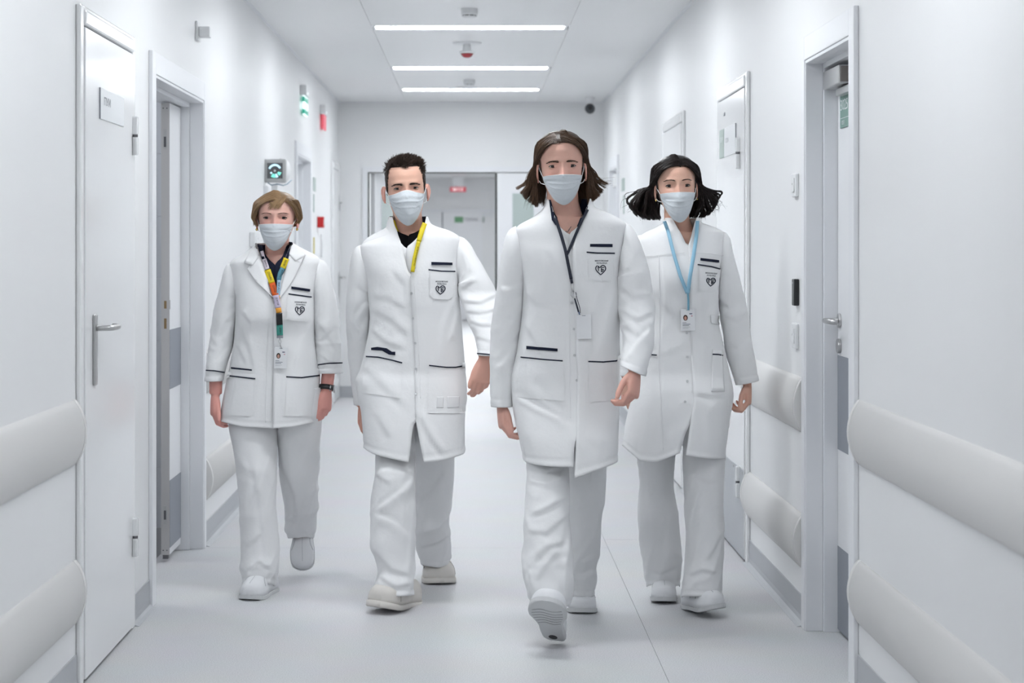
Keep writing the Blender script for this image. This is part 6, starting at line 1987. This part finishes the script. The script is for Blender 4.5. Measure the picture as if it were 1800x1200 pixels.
p.hand(W1, (-.04, -.1, -1), (-.8, -.5, 0), -1, ((20, 30, 20), (24, 34, 22), (26, 34, 22), (30, 36, 22)), 0.90)
p.hand(W2, (.06, -.12, -1), (1, -.22, 0), 1, ((38, 58, 34), (44, 60, 36), (50, 62, 38), (54, 62, 40)), 0.88, thumb=(.93, .25, -.55), tcurl=.55)
leg(p, p.legs[0], P(1168, 1008, p.Y0 + .25)); leg(p, p.legs[1], P(1238, 1025, p.Y0 - .04))
p.build_body(SK4)
p.face_parts(('dark2', (0.035, 0.025, 0.02)), ('black', (0.035, 0.016, 0.012)), brow_z=0.0185, brow_w=0.003, brow_arch=0.004, squint=0.85, lash=0.0014, mask_top=-0.003, mask_drop=0.003)
p.shoe((1169, 1061), 7.22, 0.255, 0.098, -3, 0, 0)
p.shoe((1262, 1074), 6.93, 0.255, 0.102, 20, -7, -5)
def tips4(sd, az, t, r, q, w, p4):
    if az > 145:
        k = math.sin(math.radians(az))
        return [Vector((sd * (0.045 + 0.06 * k), 0.095, 0.075)), Vector((sd * (0.055 + 0.07 * k), 0.09, 0.03)), Vector((sd * (0.05 + 0.06 * k), 0.085, 0.002 + 0.015 * q))]
    ax = abs(p4.x); y = p4.y + 0.015 * w - 0.005
    if sd < 0:
        c = r
        x = 0.062 + 0.122 * c; z = 0.000 + 0.074 * c ** 4 + 0.012 * q
        g = max(0, x - ax)
        return [Vector((-(ax + g * 0.50 + 0.006), p4.y, p4.z - 0.034 + 0.020 * c)), Vector((-(max(x, ax) + 0.006 * c), y, z + 0.052 - 0.018 * c)), Vector((-(x + 0.010), y, z + 0.022 - 0.006 * c)), Vector((-(x - 0.004), y, z))]
    c = r ** 1.35
    x = 0.064 + 0.104 * c; z = 0.000 + 0.086 * c ** 3 + 0.010 * q
    g = max(0, x - ax)
    return [Vector((ax + g * 0.45 + 0.006, p4.y, p4.z - 0.042 + 0.018 * c)), Vector((max(x, ax) + 0.002, y, z + 0.046 - 0.028 * c)), Vector((x + 0.010, y, z + 0.018 - 0.006 * c)), Vector((x + 0.002, y, z))]
S = long_hair(p, 4600, 0.014, 64, tips4, 6, lift=0.015, locks=110, left=0.56)
p.hair(S, (0.014, 0.008, 0.007), r=0.00105, cap=p.cap_mesh(0.055, 0.006, open_az=78, zfront=0.200), seed=4, vary=0.6, rough=0.32)
for sd in (-1, 1):
    bm = bmesh.new(); bmesh.ops.create_icosphere(bm, subdivisions=2, radius=0.0035); bm.transform(Matrix.Translation(p.hp(sd * 0.0785, 0.004, p.eye_z - 0.05)))
    p.put(obj('earring', bm, M_GOLD, None, True))
pk = p.quad('breast_pocket', [(1229, 468), (1268, 473), (1263, 514), (1228, 510)], M_CLOTH, coat, off=.0030, th=0)
p.ribbon('navy_trim', [(1226, 465), (1250, 468.5), (1267, 473)], 2.2, M_NAVY, coat, off=.0045)
p.quad('navy_flash', [(1231, 453.5), (1263, 457), (1263, 461.5), (1231, 458)], M_NAVY, coat, off=.005)
p.logo(pk, 1249.5, 482.5, 1249, 495.5, 15.5, 0.08)
p.ribbon('yoke_seam', [(1130, 451), (1165, 447), (1203, 444)], 0.9, M_CLOTH, coat, off=.0035)
p.ribbon('yoke_seam', [(1212, 444), (1245, 445), (1272, 449)], 0.9, M_CLOTH, coat, off=.0035)
p.ribbon('panel_seam', [(1158, 450), (1160, 540), (1158, 640), (1166, 790)], 0.8, M_CLOTH, coat, off=.003)
p.quad('belt_tab', [(1248, 553), (1265, 554), (1265, 571), (1250, 568)], M_CLOTH, coat, off=.003, th=.0008)
p.quad('pocket', [(1252, 614), (1269, 614), (1273, 688), (1250, 688)], M_CLOTH, coat, off=.0035)
p.ribbon('navy_trim', [(1252, 622.5), (1262, 623), (1270, 624.5)], 2.2, M_NAVY, coat, off=.0045)
p.ribbon('navy_trim', [(1138, 623), (1155, 624)], 2.2, M_NAVY, coat, off=.0045)
p.quad('navy_flash', [(1144, 606), (1149, 606), (1149, 610), (1144, 610)], M_NAVY, coat, off=.0055)
for x, y in ((1207, 585), (1208, 627), (1208, 670), (1204, 706), (1209, 421)): p.snap(x, y, coat)
p.ribbon('front_seam', [(1213, 450), (1214, 540), (1215, 640), (1216, 690)], 0.8, M_CLOTH, coat, off=.0035)
la = empty('lanyard', tuple(P(1205, 480, p.Y0 - .13))); p.put(la)
KB = ('coat', 'body')
M_LS = mat('lanyard_light_blue', (.30, .55, .72), .55)
lan_set(p, la, [([(1168, 389), (1174, 405), (1184, 445), (1196, 485), (1208, 515)], 6, M_LS, None, .014), ([(1226, 388), (1224, 415), (1219, 450), (1213, 485), (1209, 515)], 6.5, M_LS, None, .015), ([(1209, 513), (1210, 528), (1210, 545)], 3.4, mat('lanyard_blue_end', (.20, .44, .58), .55), None, .012)])
p.badge((1209.5, 562), 25, 38, ang=-1.5, hair=(0.05, 0.02, 0.015))
